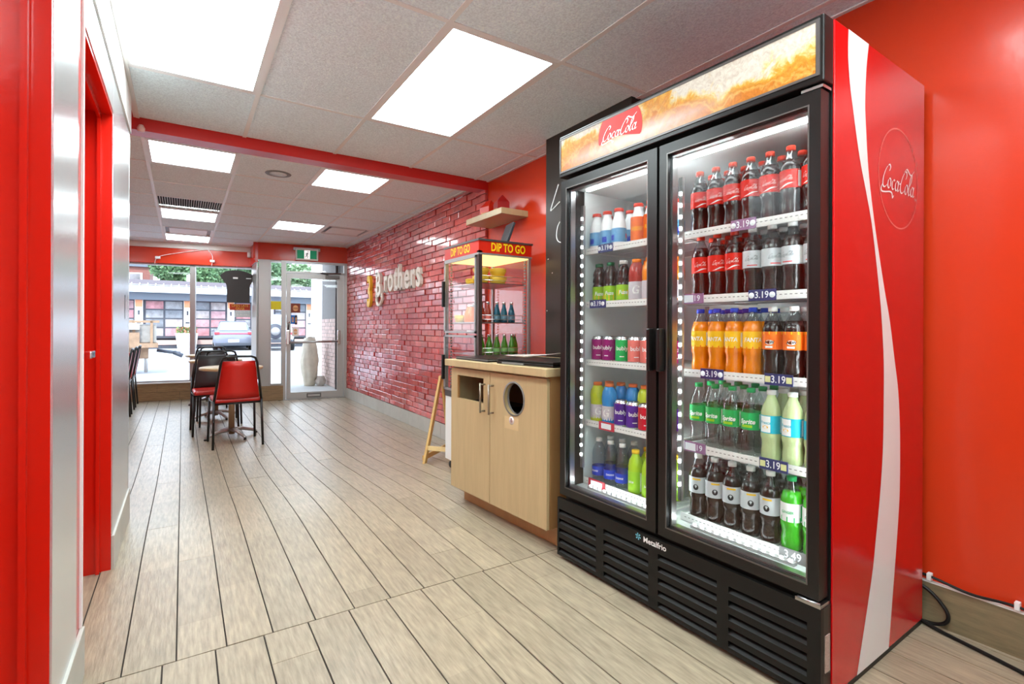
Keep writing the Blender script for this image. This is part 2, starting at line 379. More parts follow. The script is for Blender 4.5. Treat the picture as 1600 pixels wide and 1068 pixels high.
# ---------------------------------------------------------------- ceiling: slab, grid bars, tiles, lights
ce = struct('ceiling', B(-3.0, 2.6, -1.42, 10.8, 2.55, 2.65), M_white)
def cell(x0, x1, y0, y1, name='ceiling_tile'):
    return B(x0+.006, x1-.006, y0+.006, y1-.006, H-.004, H+.012).build(name, M_ceil, ce)
def light(x0, x1, y0, y1, label):
    t = thing('ceiling_light', label, 'ceiling light', ((x0+x1)/2, (y0+y1)/2, H-.005), 0, 'flat white ceiling light panels')
    a, b = (x1-x0)/2, (y1-y0)/2; fr = MB(); w = .02
    fr.box(-a+.012, a-.012, -b+.012, -b+.012+w, -.003, .03).box(-a+.012, a-.012, b-.012-w, b-.012, -.003, .03)
    fr.box(-a+.012, -a+.012+w, -b+.012+w, b-.012-w, -.003, .03).box(a-.012-w, a-.012, -b+.012+w, b-.012-w, -.003, .03)
    fr.build('frame', M_bar, t); B(-a+.03, a-.03, -b+.03, b-.03, .0, .012).build('diffuser', M_dip, t)
bx = [-.254, .357, .968, 1.579, 2.19]
by = [-1.3, -.446, .776, 1.998, 3.22, 3.9976]
cols = [(XL+.012, bx[0])]+list(zip(bx, bx[1:]))+[(bx[4], XR)]
for x0, x1 in cols:
    for j in range(5):
        if x0 in (bx[0], bx[2]) and j in (1, 3):
            light(x0, x1, by[j], by[j+1], {(bx[0], 3): 'large light panel at the top left above the silver wall', (bx[2], 3): 'large light panel nearest the cooler header',
                                          (bx[0], 1): 'added unseen light panel behind the camera on the left', (bx[2], 1): 'added unseen light panel above the cooler behind the camera'}[(x0, j)])  # panels behind the camera are added out of view for light and reflections
        elif x1-x0 > .03: cell(x0, x1, by[j], by[j+1])
for x in bx: B(x-.012, x+.012, -1.3, 3.9976, H-.008, H+.02).build('grid_bar', M_bar, ce)
for y in by[1:5]: B(XL, XR, y-.012, y+.012, H-.0075, H+.02).build('grid_bar', M_bar, ce)
B(XL+.012, XL+.03, 1.62, 3.9976, H-.01, H+.02).build('wall_angle', M_bar, ce); B(XR-.02, XR, -1.3, 3.9976, H-.009, H+.02).build('wall_angle', M_bar, ce)
fx = [-.24+.606*i for i in range(-4, 5)]; fy = [4.13, 4.40]+[5.02+.62*i for i in range(0, 9)]
cx = fx+[XR-.03]
for i in range(len(cx)-1):
    for j in range(len(fy)-1):
        x0, x1, y0, y1 = cx[i], cx[i+1], fy[j], fy[j+1]
        if y0 > 9.7 and x0 > .3: continue
        k = (i-4, j-1)
        if k in ((0, 0), (2, 0), (0, 4), (2, 4), (0, 7)):
            light(x0, x1, y0, y1, {(0, 0): 'ceiling light just beyond the beam on the left', (2, 0): 'ceiling light just beyond the beam on the right', (0, 4): 'middle ceiling light of the left row beyond the beam',
                                   (2, 4): 'smaller far ceiling light near the square vent', (0, 7): 'ceiling light nearest the shop window'}[k])
        elif k in ((-3, 0), (-3, 4)):
            light(x0, x1, y0, y1, 'ceiling light over the left dining area, %s' % ('near the beam' if j == 1 else 'nearer the window'))
        elif k == (0, 3):
            g = thing('ceiling_grille', 'white slatted return grille before the middle left light', 'vent', ((x0+x1)/2, (y0+y1)/2, H), 0)
            B(-.295, .295, -.3, .3, .03, .034).build('backing', M_dark, g)
            for q in range(28): B(-.29+q*.0215, -.286+q*.0215, -.3, .3, -.003, .02).build('slat', M_bar, g)
        elif k in ((0, 6), (3, 4)):
            g = thing('ceiling_vent', 'slotted ceiling vent near the window' if k[0] == 0 else 'square ceiling diffuser with dark slot near the brick wall', 'vent', ((x0+x1)/2, (y0+y1)/2, H), 0)
            B(-.29, .29, -.29, .29, .012, .02).build('backing', M_grey, g); B(-.22, .22, -.22, .22, -.006, .004).build('plate', M_bar, g)
            m = MB()
            for a in (-.29, .265): m.box(a, a+.025, -.29, .29, -.004, .012).box(-.265, .265, a, a+.025, -.004, .012)
            m.build('frame', M_bar, g)
        else: cell(x0, x1, y0, y1)
for x in fx: B(x-.012, x+.012, 4.13, 9.75 if x > .9 else 10.2, H-.008, H+.02).build('grid_bar', M_bar, ce)
for y in fy[1:]: B(-2.85, XR, y-.012, y+.012, H-.0075, H+.02).build('grid_bar', M_bar, ce)
B(XR-.05, XR-.02, 4.13, 8.62, H-.012, H+.02).build('wall_angle', M_bar, ce)
g = thing('ceiling_speaker', 'round grey ceiling speaker beyond the red beam', 'speaker', (.69, 4.80, H-.004), 0)
MB().lathe([(.07, -.004), (.10, -.004), (.105, .0), (.105, .01), (.07, .01)], 28, caps=False).build('rim', M_grey, g); MB().lathe([(.07, -.002), (.07, .01)], 28).build('grille', M_ceil, g)
s = thing('sprinkler', 'small white sprinkler head at the left end of the beam', 'sprinkler', (XL+.04, 4.0-.03, 2.31), 0)
MB().lathe([(.02, 0), (.022, .02), (.012, .04)], 12).build('cap', mat('pinkish_white', srgb(230, 190, 180), .4), s)

# ---------------------------------------------------------------- drinks cooler (local x = depth, y = along the front to the left)
FW = 1.1625; FD = .76; FH = 1.972
M_cin = mat('cooler_inner_white', srgb(225, 230, 230), .4)
M_coolred = mat('cooler_side_red', srgb(200, 8, 14), .2, coat=.3, bump=.03, bscale=60)
M_wave = mat('cooler_white_print', srgb(232, 226, 224), .3)
M_ring = mat('cooler_ring_print', srgb(225, 110, 100), .3)
M_led = emit('led', (.86, .95, 1), LED)
M_rail = mat('shelf_rail_white', srgb(240, 240, 238), .35)
M_wire = mat('shelf_wire_white', srgb(214, 216, 216), .35)
M_tagb = mat('price_tag_blue', srgb(42, 50, 110), .4); M_tagp = mat('price_tag_lilac', srgb(150, 110, 150), .4); M_tagy = mat('price_tag_pale_yellow', srgb(222, 224, 160), .4)
M_tagr = mat('price_tag_red', srgb(190, 40, 60), .4)
M_digit = mat('price_digit_white', srgb(240, 244, 250), .4)
def header_mat():
    m = mat('backlit_cola_graphic', (1, 1, 1), .25); n = m.node_tree; b = n.nodes['Principled BSDF']; N = n.nodes.new; Lk = n.links.new
    t = N('ShaderNodeTexCoord'); sp = N('ShaderNodeSeparateXYZ'); Lk(t.outputs['Object'], sp.inputs[0])
    def noise_(sc, det, rg, dist=0):
        z = N('ShaderNodeTexNoise'); z.inputs['Scale'].default_value = sc; z.inputs['Detail'].default_value = det; z.inputs['Roughness'].default_value = rg; z.inputs['Distortion'].default_value = dist
        Lk(t.outputs['Object'], z.inputs['Vector']); return z.outputs[0]
    def M(op, a, b_=None):
        q = N('ShaderNodeMath'); q.operation = op
        for i, v in enumerate((a, b_)):
            if v is None: continue
            if isinstance(v, (int, float)): q.inputs[i].default_value = v
            else: Lk(v, q.inputs[i])
        return q.outputs[0]
    big = noise_(5.5, 2, .5, .6); fine = noise_(38, 8, .75, 1.5); mid = noise_(14, 4, .6, 2.2)
    # liquid level: orange below a wavy line, frothy white above
    lvl = M('ADD', M('MULTIPLY', M('SUBTRACT', 1.938, sp.outputs[2]), 9.0), M('MULTIPLY', M('SUBTRACT', big, .5), 3.2))
    r = N('ShaderNodeValToRGB'); e = r.color_ramp.elements
    e[0].position = .0; e[0].color = (.9, .86, .76, 1); e[1].position = 1; e[1].color = (.78, .27, .03, 1)
    for p, c in ((.22, (.98, .80, .38, 1)), (.36, (.93, .52, .08, 1)), (.62, (.80, .32, .03, 1)), (.8, (.93, .52, .12, 1))):
        q = e.new(p); q.color = c
    val = M('ADD', lvl, M('MULTIPLY', M('SUBTRACT', mid, .5), 1.1)); Lk(val, r.inputs[0])
    r2 = N('ShaderNodeValToRGB'); r2.color_ramp.elements[0].position = .3; r2.color_ramp.elements[0].color = (.38, .22, .12, 1); r2.color_ramp.elements[1].position = .66; r2.color_ramp.elements[1].color = (1.0, 1.0, .95, 1); Lk(fine, r2.inputs[0])
    mx = N('ShaderNodeMix'); mx.data_type = 'RGBA'; mx.blend_type = 'MULTIPLY'; mx.inputs[0].default_value = .55; Lk(r.outputs[0], mx.inputs[6]); Lk(r2.outputs[0], mx.inputs[7])
    def tri(sock, c, w_): return M('MAXIMUM', M('SUBTRACT', 1, M('DIVIDE', M('ABSOLUTE', M('SUBTRACT', sock, c)), w_)), 0)
    mist = M('MINIMUM', M('MULTIPLY', M('MULTIPLY', tri(sp.outputs[2], 1.842, .05), tri(sp.outputs[1], .70, .46)), M('ADD', M('MULTIPLY', mid, 1.2), .5)), .85)
    m3 = N('ShaderNodeMix'); m3.data_type = 'RGBA'; Lk(mist, m3.inputs[0]); Lk(mx.outputs[2], m3.inputs[6]); m3.inputs[7].default_value = (.86, .74, .66, 1); mx = m3
    dk = N('ShaderNodeVectorMath'); dk.operation = 'SCALE'; dk.inputs['Scale'].default_value = .55; Lk(mx.outputs[2], dk.inputs[0]); Lk(dk.outputs[0], b.inputs['Base Color']); Lk(mx.outputs[2], b.inputs['Emission Color']); b.inputs['Emission Strength'].default_value = .40
    return m
fr = thing('drinks_cooler', 'tall black two-door glass drinks cooler with red side panel and lit header', 'refrigerator', (1.521, .7332, 0), rad(1.55))
T = .045; I0 = .07   # wall thickness, depth of door + frame
body = MB(); z0, z1 = .29, 1.79
body.box(I0, FD, 0, T, .02, FH, 0).box(I0, FD, FW-T+.02, FW, .02, FH, 0).box(FD-.04, FD, T, FW-T+.02, .02, FH, 1)
body.box(I0, FD-.04, T, FW-T+.02, .02, .33, 1).box(I0, FD-.04, T, FW-T+.02, 1.74, FH, 0)
body.box(.055, I0, 0, FW, .25, .335, 0).box(.055, I0, 0, FW, 1.735, 1.82, 0).box(.055, I0, 0, .05, .335, 1.735, 0).box(.055, I0, FW-.05, FW, .335, 1.735, 0).box(.055, I0+.02, .565, .60, .335, 1.735, 0)
body.build('cabinet', [M_blkm, M_cin], fr)
MB().box(.135, FD-.04, T, T+.003, .33, 1.74).box(.135, FD-.04, FW-.028, FW-.025, .33, 1.74).box(I0, FD-.04, T, FW-.028, 1.735, 1.74).box(I0, FD-.04, T, FW-.028, .33, .335).build('liner', M_cin, fr)
B(.03, FD-.02, .03, FW-.03, 0, .025).build('plinth', M_blk, fr)
# red side panel with print
sp = B(.057, FD+.001, -.006, -.0005, .02, FH+.002, bev=.001).build('side_panel', M_coolred, fr)
B(.057, FD+.001, -.004, .0, .0, .02).build('side_skirt', M_blk, fr)
wLp = [(.142, 1.974), (.14, 1.894), (.152, 1.815), (.174, 1.743), (.202, 1.656), (.231, 1.582), (.267, 1.509), (.316, 1.395), (.37, 1.2), (.389, 1.11), (.406, .978), (.407, .845), (.402, .686), (.382, .549), (.348, .399), (.316, .28), (.215, .02)]
wRp = [(.283, 1.974), (.266, 1.892), (.258, 1.784), (.265, 1.705), (.283, 1.582), (.316, 1.463), (.352, 1.358), (.41, 1.21), (.453, 1.111), (.494, .98), (.527, .869), (.544, .722), (.544, .556), (.536, .461), (.509, .302), (.48, .15), (.456, .02)]
a = spline(wLp, 4); b = spline(wRp, 4); k = len(a)
MB().add([(x, -.0068, z) for x, z in a]+[(x, -.0068, z) for x, z in b], [(i, i+1, k+i+1, k+i) for i in range(k-1)]).build('white_wave', M_wave, sp)
cc = (.528, 1.592)
def ring(r0, r1, n=48): return [(cc[0]+r*cos(2*PI*i/n), -.0068, cc[1]+r*sin(2*PI*i/n)) for r in (r0, r1) for i in range(n)], [(i, (i+1) % n, n+(i+1) % n, n+i) for i in range(n)]
MB().add(*ring(.1655, .1705)).build('ring', M_ring, sp)
m = MB(); put_logo(m, .30, frame((.53, -.0075, 1.578), (1, 0, 0), (0, 0, 1))); m.build('logo', M_wave, sp)
m = MB(); put_text(m, 'TM', .012, frame((.673, -.0075, 1.54), (1, 0, 0), (0, 0, 1))); m.build('mark', M_wave, sp)
# header
hd = MB().box(0, .057, -.003, FW, 1.785, FH+.004, bev=.004).build('header', M_blkm, fr)
hg = B(-.002, 0.0, .02, FW-.015, 1.812, 1.957).build('header_graphic', header_mat(), hd)
MB().box(-.004, 0, .008, FW-.006, 1.957, 1.965).box(-.004, 0, .008, FW-.006, 1.803, 1.811).box(-.004, 0, .008, .018, 1.811, 1.957).box(-.004, 0, FW-.014, FW-.006, 1.811, 1.957).build('header_trim', M_aludark, hd)
pts = []
for i in range(41):
    q = 2*PI*i/40; y = .778+.121*cos(q); z = 1.885+.121*sin(q); pts.append((y, min(max(z, 1.850+.02*sin((y-.7)*14)), 1.956)))
MB().add([(-.0034, y, z) for y, z in pts[:-1]], [tuple(range(40))]).build('red_disc', emit('backlit_red', srgb(205, 28, 22), .35), hd)
m = MB(); put_logo(m, .205, frame((-.0042, .775, 1.89), (0, -1, 0), (0, 0, 1))); m.build('logo', emit('backlit_white', (1, 1, 1), .6), hd)
# doors
def door(y0, y1, gy0, gy1, handle_y, label):
    f = MB(); za, zb = .306, 1.764; ga, gb = .345, 1.724
    x0, x1 = -.002, .05
    def rail(P): f.add([(x, y, z) for x in (x0, x1) for y, z in P], [(0, 1, 2, 3), (7, 6, 5, 4), (0, 4, 5, 1), (1, 5, 6, 2), (2, 6, 7, 3), (3, 7, 4, 0)])
    rail([(y0, za), (y1, za), (gy1, ga), (gy0, ga)]); rail([(y0, zb), (y1, zb), (gy1, gb), (gy0, gb)]); rail([(y0, za), (gy0, ga), (gy0, gb), (y0, zb)]); rail([(y1, za), (gy1, ga), (gy1, gb), (y1, zb)])
    d = f.build('door', M_blkm, fr); d['label'] = label
    e = .004
    MB().box(-.0035, 0, gy0-e, gy1+e, ga-e, ga).box(-.0035, 0, gy0-e, gy1+e, gb, gb+e).box(-.0035, 0, gy0-e, gy0, ga, gb).box(-.0035, 0, gy1, gy1+e, ga, gb).build('glass_trim', M_aludark, d)
    B(.012, .016, gy0, gy1, ga, gb).build('glass_pane', M_cool, d)
    s = .012
    MB().box(.02, .048, gy0-s, gy0+.006, ga, gb).box(.02, .048, gy1-.006, gy1+s, ga, gb).box(.02, .048, gy0, gy1, ga-s, ga+.006).box(.02, .048, gy0, gy1, gb-.006, gb+s).build('spacer', M_steel, d)
    MB().box(-.03, -.002, handle_y-.008, handle_y+.008, .92, 1.08, bev=.004).build('handle', M_blkm, d)
    return d
door(.005, .574, .040, .536, .556, 'wider-looking right glass door'); door(.586, 1.148, .632, 1.108, .604, 'left glass door')
m = MB()
m.tube([(.02, .01, 1.776), (.012, .03, 1.778), (.02, .06, 1.776)], .004).box(.0, .05, .0, .06, 1.768, 1.776).build('top_hinge', M_steel, fr)
MB().box(-.004, .05, .0, .07, .286, .296).tube([(-.006, .06, .299), (-.010, .03, .300), (.0, .002, .299)], .004).build('bottom_hinge', M_steel, fr)
# kick panel with louvres
kp = MB(); kx0, kx1 = -.004, .012; ztop = .286
sl = [(.905, 1.151), (.619, .859), (.326, .573), (.036, .284)]; zr = [.234, .189, .144, .099, .056]
sh = .022
def KB(y0, y1, a, b_): kp.box(kx0, kx1, y0, y1, a, b_)
KB(-.002, FW, .234, ztop); KB(-.002, FW, .018, zr[-1]-sh)
for zz, zn in zip(zr[:-1], zr[1:]): KB(-.002, FW, zn, zz-sh)
for zz in zr:
    KB(-.002, .036, zz-sh, zz); KB(.284, .326, zz-sh, zz); KB(.573, .619, zz-sh, zz); KB(.859, .905, zz-sh, zz); KB(1.151, FW, zz-sh, zz)
k_ = kp.build('kick_panel', M_blk, fr)
B(.05, .054, .0, FW, .02, .28).build('kick_backing', M_dark, fr)
for y0, y1 in sl:
    for zz in zr:
        MB().add([(kx0+.001, y0, zz-sh), (kx0+.001, y1, zz-sh), (.03, y1, zz+.004), (.03, y0, zz+.004), (kx0+.004, y0, zz-sh), (kx0+.004, y1, zz-sh), (.033, y1, zz+.004), (.033, y0, zz+.004)],
                 [(0, 1, 2, 3), (7, 6, 5, 4), (0, 4, 5, 1), (1, 5, 6, 2), (2, 6, 7, 3), (3, 7, 4, 0)]).build('louvre', M_blk, k_)
m = MB().box(.012, .055, -.002, .004, .02, .286).build('kick_end', M_blkm, fr)
B(.018, .045, -.0045, -.002, .10, .205).build('rating_label', mat('rating_label', srgb(176, 150, 138), .6, var=.3, vscale=200), fr)
m = MB(); put_text(m, 'Metalfrio', .03, frame((-.0055, .588, .265), (0, -1, 0), (0, 0, 1)), bold=.02); m.build('maker_name', M_white2, fr)
m = MB()
for q in range(6):
    c_, s_ = cos(q*PI/3+.3), sin(q*PI/3+.3)
    m.add([(-.0055, .668+c_*r_-s_*t_, .268+s_*r_+c_*t_) for r_, t_ in ((.003, -.0012), (.013, -.003), (.013, .003), (.003, .0012))], [(0, 1, 2, 3)])
m.build('snowflake', mat('maker_blue', srgb(110, 190, 210), .5), fr)
MB().lathe([(.004, -.0055), (.004, -.004)], 10, axis='X', c=(0, .905, .262)).build('screw', M_dark, fr)
# led strips, plus added glow strips and bottom dots
def ledstrip(P, n, name='led_strip', bar=None, ax='Z'):
    s = bar.build(name, M_alu, fr)
    for i in range(n):
        t = (i+.5)/n; p = [a_+(b_-a_)*t for a_, b_ in zip(*P)]
        if i == 0: ld0 = (B(-.004, .001, -.004, .004, -.006, .006) if ax == 'Z' else B(-.004, .0, -.006, .006, -.003, .001)).build('led', M_led, s, loc=p); ld = ld0
        else: ld = ld0.copy(); COL.objects.link(ld); ld.parent = s
        ld.location = p
for yy in (1.112, .555, .066):
    ledstrip([(.098, yy, .46), (.098, yy, 1.62)], 26, bar=B(.099, .112, yy-.008, yy+.008, .42, 1.66))
for yy in (.612, .058):   # added strips, hidden behind the door frames to brighten the shelves
    B(.114, .118, yy-.006, yy+.006, .40, 1.70).build('fill_strip', emit('cool_strip', (.86, .95, 1), STRIP), fr)
for a_, b_ in ((.07, .55), (.63, 1.10)):
    B(.112, .128, a_, b_, 1.728, 1.734).build('fill_strip', MATS.setdefault('ts', emit('top_strip', (.9, .97, 1), 16)), fr)  # added glowing top strips, kept where the glass reflects a ceiling light
for a_, b_ in ((.12, .50), (.68, 1.06)):
    ledstrip([(.10, a_, .352), (.10, b_, .352)], 13, bar=B(.09, .11, a_, b_, .336, .346), ax='X')  # added row of glowing dots standing in for a reflection near the door bottom
# interior rear standards
for yy in (.30, .86): MB().box(FD-.055, FD-.042, yy-.008, yy+.008, .36, 1.72).build('shelf_standard', M_steel, fr)
MB().lathe([(.16, 0), (.16, .03), (.09, .04)], 28, axis='X', c=(FD-.10, .25, 1.64)).build('fan_cover', M_blk, fr)
# shelves
ZS = {'r': [1.445, 1.196, .915, .632, .356], 'l': [1.448, 1.195, .922, .636, .358]}
YR = {'r': (.055, .572), 'l': (.612, 1.125)}
TAGS = {'r': [[(.36, .269, 'p')], [(.565, .472, 'w'), (.293, .199, 'b')], [(.481, .389, 'b'), (.235, .143, 'y')], [(.551, .461, 'w'), (.252, .158, 'y')], [(.184, .097, 'g')]],
        'l': [[(1.028, .939, 'b')], [(1.083, .981, 'b')], [], [(1.019, .926, 'r')], [(1.087, .981, 'r')]]}
for sd in 'rl':
    y0, y1 = YR[sd]
    for q, zs in enumerate(ZS[sd]):
        s = MB().box(.128, .134, y0, y1, zs-.016, zs+.010).box(.128, .142, y0, y1, zs-.018, zs-.014).box(.14, .66, y0, y0+.006, zs-.008, zs-.001).box(.14, .66, y1-.006, y1, zs-.008, zs-.001).box(.655, .66, y0, y1, zs-.008, zs-.001).build('shelf', M_rail, fr)
        wv = MB(); n = 44
        for i in range(n):
            yy = y0+.008+(y1-y0-.016)*i/(n-1); wv.box(.134, .656, yy-.0014, yy+.0014, zs-.0035, zs-.0005)
        wv.box(.3, .304, y0, y1, zs-.007, zs-.0035).box(.48, .484, y0, y1, zs-.007, zs-.0035)
        tag(wv.build('shelf_wires', M_wire, s), kind='stuff')
        dd = MB()
        for i in range(30):
            yy = y0+.01+(y1-y0-.02)*i/30; dd.box(.1272, .1281, yy, yy+.008, zs-.004, zs-.0015)
        tag(dd.build('rail_slots', M_grey, s), kind='stuff')
        for (ta, tb, kind) in TAGS[sd][q]:
            zc = zs-.002; t = MB().box(.122, .127, tb, ta, zc-.019, zc+.019, 0); mm = (ta+tb)/2; fm = frame((.1212, mm, zc), (0, -1, 0), (0, 0, 1))
            if kind in 'bp': 
                for e_ in (-.036, .036): t.lathe([(.010, .1214), (.010, .1222)], 14, 1, c=(0, mm+e_, zc), axis='X')
                put_text(t, '3.19', .032, fm, 1, bold=.012, sx=.9)
            elif kind == 'y':
                for e_ in (-.035, .035): t.box(.1212, .122, mm+e_-.009, mm+e_+.009, zc-.010, zc+.010, 2)
                put_text(t, '3.19', .034, fm, 1, bold=.012, sx=.85)
            elif kind == 'w': t.box(.1212, .122, mm-.005, ta-.004, zc-.014, zc+.014, 1); put_text(t, '19', .03, frame((.1212, mm-.02, zc), (0, -1, 0), (0, 0, 1)), 1, bold=.012)
            elif kind == 'g': put_text(t, '3.49', .036, fm, 1, bold=.01, sx=.9)
            elif kind == 'r': t.box(.1212, .122, tb+.016, ta-.016, zc-.012, zc+.012, 1)
            t.build('price_tag', [{'b': M_tagb, 'p': M_tagp, 'y': M_tagb, 'w': M_tagp, 'g': M_grey, 'r': M_tagr}[kind], M_digit, M_tagy], s)

# ---------------------------------------------------------------- bottles and cans
def liquid(name, col, rough=.08, bump=.25, scale=90): return mat(name, col, rough, coat=.15, spec=.5, bump=bump, bscale=scale, stretch=(1, 1, .6))
def shell(name, tint):   # thin clear plastic
    m = glassmat(name, tint, 1.52, .05); m.node_tree.nodes['Glossy BSDF'].inputs['Roughness'].default_value = .08; return m
M_cola = liquid('cola_liquid', (.018, .006, .004)); M_fan = liquid('orange_soda', srgb(232, 128, 10)); M_lem = liquid('cloudy_lemonade', srgb(178, 192, 140), .12)
M_gy = liquid('lime_drink', srgb(190, 205, 40)); M_gb = liquid('blue_drink', srgb(30, 130, 200)); M_or = liquid('orange_vitamin', srgb(236, 140, 40)); M_vr = liquid('red_vitamin', srgb(170, 50, 40))
M_tea = liquid('dark_tea', (.03, .012, .008)); M_green = liquid('green_soda', srgb(60, 170, 30)); M_milk = mat('milk_bottle', srgb(238, 240, 242), .3); M_yg = liquid('yellow_green_drink', srgb(170, 205, 40))
M_clear = shell('clear_pet', (.86, .90, .88)); M_water = shell('clear_water', (.82, .88, .93)); M_neck = shell('clear_neck', (.75, .78, .78))
LB = {}
def lab(name, rgb):
    if name not in LB: LB[name] = mat('label_'+name, srgb(*rgb), .45, spec=.25)
    return LB[name]
W_ = lab('white', (238, 238, 236)); RD = lab('red', (214, 30, 12)); BK = lab('black', (25, 25, 30)); SV = lab('silver', (196, 200, 204)); GN = lab('green', (30, 170, 90)); YL = lab('yellow', (245, 190, 30)); OG = lab('orange', (236, 110, 20)); TQ = lab('turquoise', (20, 170, 190)); BL = lab('blue', (20, 60, 190)); PP = lab('purple', (80, 20, 140)); LG = lab('lime', (150, 200, 40)); MG = lab('magenta', (150, 20, 110)); PK = lab('pink', (226, 120, 110)); CG = lab('canggreen', (20, 180, 90)); LBL = lab('lightblue', (90, 160, 210)); RR = lab('cherry', (190, 20, 40)); AL = mat('can_aluminium', (.7, .7, .72), .25, metal=1)
def prof(kind):
    if kind == 'contour': return [(.020, 0), (.028, .002), (.0315, .010), (.0318, .03), (.0290, .055), (.0300, .068), (.0335, .080), (.0340, .087), (.0325, .094), (.0328, .157), (.0318, .167), (.0272, .186), (.0185, .206), (.0133, .219), (.0128, .228)]
    if kind == 'straight': return [(.020, 0), (.029, .002), (.032, .010), (.0325, .035), (.0305, .06), (.0325, .085), (.0328, .15), (.030, .17), (.022, .193), (.0135, .214), (.0128, .226)]
    if kind == 'tea': return [(.022, 0), (.030, .003), (.032, .012), (.032, .08), (.031, .086), (.027, .095), (.031, .105), (.0295, .118), (.0275, .125), (.030, .137), (.026, .153), (.018, .168), (.0165, .178)]
    if kind == 'sport': return [(.024, 0), (.033, .003), (.0345, .012), (.0335, .05), (.0325, .055), (.0335, .09), (.0345, .10), (.0352, .125), (.032, .15), (.024, .166), (.0185, .176)]
    if kind == 'water': return [(.022, 0), (.030, .003), (.032, .01), (.031, .02), (.032, .03), (.0315, .075), (.030, .08), (.0325, .088), (.031, .096), (.0325, .104), (.031, .112), (.0325, .122), (.031, .142), (.023, .165), (.0135, .182), (.013, .19)]
    if kind == 'milk': return [(.024, 0), (.031, .003), (.033, .01), (.033, .09), (.030, .115), (.0225, .138), (.019, .15), (.0195, .165)]
    if kind == 'can': return [(.024, 0), (.027, .003), (.0325, .010), (.033, .015), (.033, .104), (.030, .113), (.0275, .117), (.0275, .120), (.0255, .120), (.025, .117)]
    if kind == 'tall': return [(.022, 0), (.030, .003), (.0325, .012), (.0325, .12), (.028, .145), (.016, .168), (.0155, .178)]
def mkbottle(name, kind, body, label, cap, labmat, cap_col, cat='bottle', lz=None, deco=None, extra=None):
    p = prof(kind)
    if kind == 'contour' and body not in (M_clear, M_lem): o = MB().lathe(p[:-4]+[(.0250, .192)], 18).lathe([(.0250, .192)]+p[-3:], 18, 1, caps=False).build(name, [body, M_neck]); tag(o, label, cat)
    else: o = MB().lathe(p, 18).build(name, body); tag(o, label, cat)
    r = max(q[0] for q in p if lz is None or lz[0]-.005 <= q[1] <= lz[1]+.005)+.0006 if lz else 0
    if lz:
        lb = MB().lathe([(r, lz[0]), (r, lz[1])], 24, caps=False)
        if deco: deco(lb, r+.0004, lz)
        lb.build('label', labmat, o)
    if cap_col:
        zt = p[-1][1]; rc = p[-1][0]+.0018
        MB().lathe([(rc, zt-.004), (rc, zt+.010), (rc*.9, zt+.012)], 16).build('cap', cap_col, o)
    if kind == 'can':
        MB().lathe([(.0272, .1165), (.0272, .1185), (.0, .1175)], 18, caps=False).tube([(-.006, 0, .1195), (.008, 0, .1195)], .003, 5).build('lid', AL, o)
    return o
def rect(lb, r, z0, z1, a0, a1, mi):
    n = 5; V = [(r*cos(a0+(a1-a0)*i/n), r*sin(a0+(a1-a0)*i/n), z) for z in (z0, z1) for i in range(n+1)]
    lb.add(V, [(i, i+1, n+2+i, n+1+i) for i in range(n)], mi)
def logowrap(lb, r, z, wdt, a0, mi):
    k = wdt/11; lb.add([(r*cos(a0+x*k/r), r*sin(a0+x*k/r), z+y*k*1.1) for x, y, _ in LOGO[0]], LOGO[1], mi)
def d_coke(lb, r, lz):
    for a in (0, PI): logowrap(lb, r, (lz[0]+lz[1])/2+.002, .046, a, 1); lb.add([(r*cos(a+t), r*sin(a+t), lz[0]+.009+.006*sin(t*2.4)+h*(1-abs(t)/.75)) for h in (0, .006) for t in [-.7+.2*i for i in range(8)]], [(i, i+1, 9+i, 8+i) for i in range(7)], 1)
    rect(lb, r, lz[0]+.004, lz[1]-.004, 1.1, 1.7, 1); rect(lb, r, lz[0]+.004, lz[1]-.004, 1.8, 2.15, 2)
def d_diet(lb, r, lz):
    for a in (0, PI): logowrap(lb, r, (lz[0]+lz[1])/2+.003, .046, a, 1); rect(lb, r, lz[0]+.007, lz[0]+.010, a-.5, a+.5, 2)
    rect(lb, r, lz[0]+.004, lz[1]-.004, 1.1, 2.0, 3)
def d_word(word, size, mi=1, band=None, sx=.9, dz=0, shear=.15, box=True):
    def f(lb, r, lz):
        if band: rect(lb, r*1.0001, lz[0]+band[0], lz[0]+band[1], 0, PI, band[2]); rect(lb, r*1.0001, lz[0]+band[0], lz[0]+band[1], PI, 2*PI, band[2])
        for a in (0, PI): wrap_text(lb, word, size, r+.0004, (lz[0]+lz[1])/2+dz, a, mi, sx=sx, bold=.02, shear=shear)
        if box: rect(lb, r+.0002, lz[0]+.005, lz[1]-.005, 1.25, 1.9, mi)
    return f
def d_sprite(lb, r, lz):
    rect(lb, r, lz[0]+.008, lz[0]+.017, -.6, .5, 2); rect(lb, r, lz[0]+.008, lz[0]+.017, PI-.6, PI+.5, 2)
    for a in (0, PI): wrap_text(lb, 'Sprite', .022, r+.0004, lz[0]+.028, a, 1, bold=.03, shear=.25)
    rect(lb, r, lz[0]+.005, lz[1]-.005, 1.25, 1.9, 1)
def d_aw(lb, r, lz):
    rect(lb, r, lz[1]-.009, lz[1], 0, PI, 3); rect(lb, r, lz[1]-.009, lz[1], PI, 2*PI, 3)
    for a in (0, PI):
        n = 14; lb.add([(r*1.003*cos(a+.42*cos(2*PI*i/n)), r*1.003*sin(a+.42*cos(2*PI*i/n)), lz[0]+.024+.008*sin(2*PI*i/n)) for i in range(n)], [tuple(range(n))], 1)
        wrap_text(lb, 'A&W', .013, r*1.006+.0003, lz[0]+.024, a, 2, bold=.03); rect(lb, r, lz[0]+.005, lz[0]+.012, a-.4, a+.3, 1)
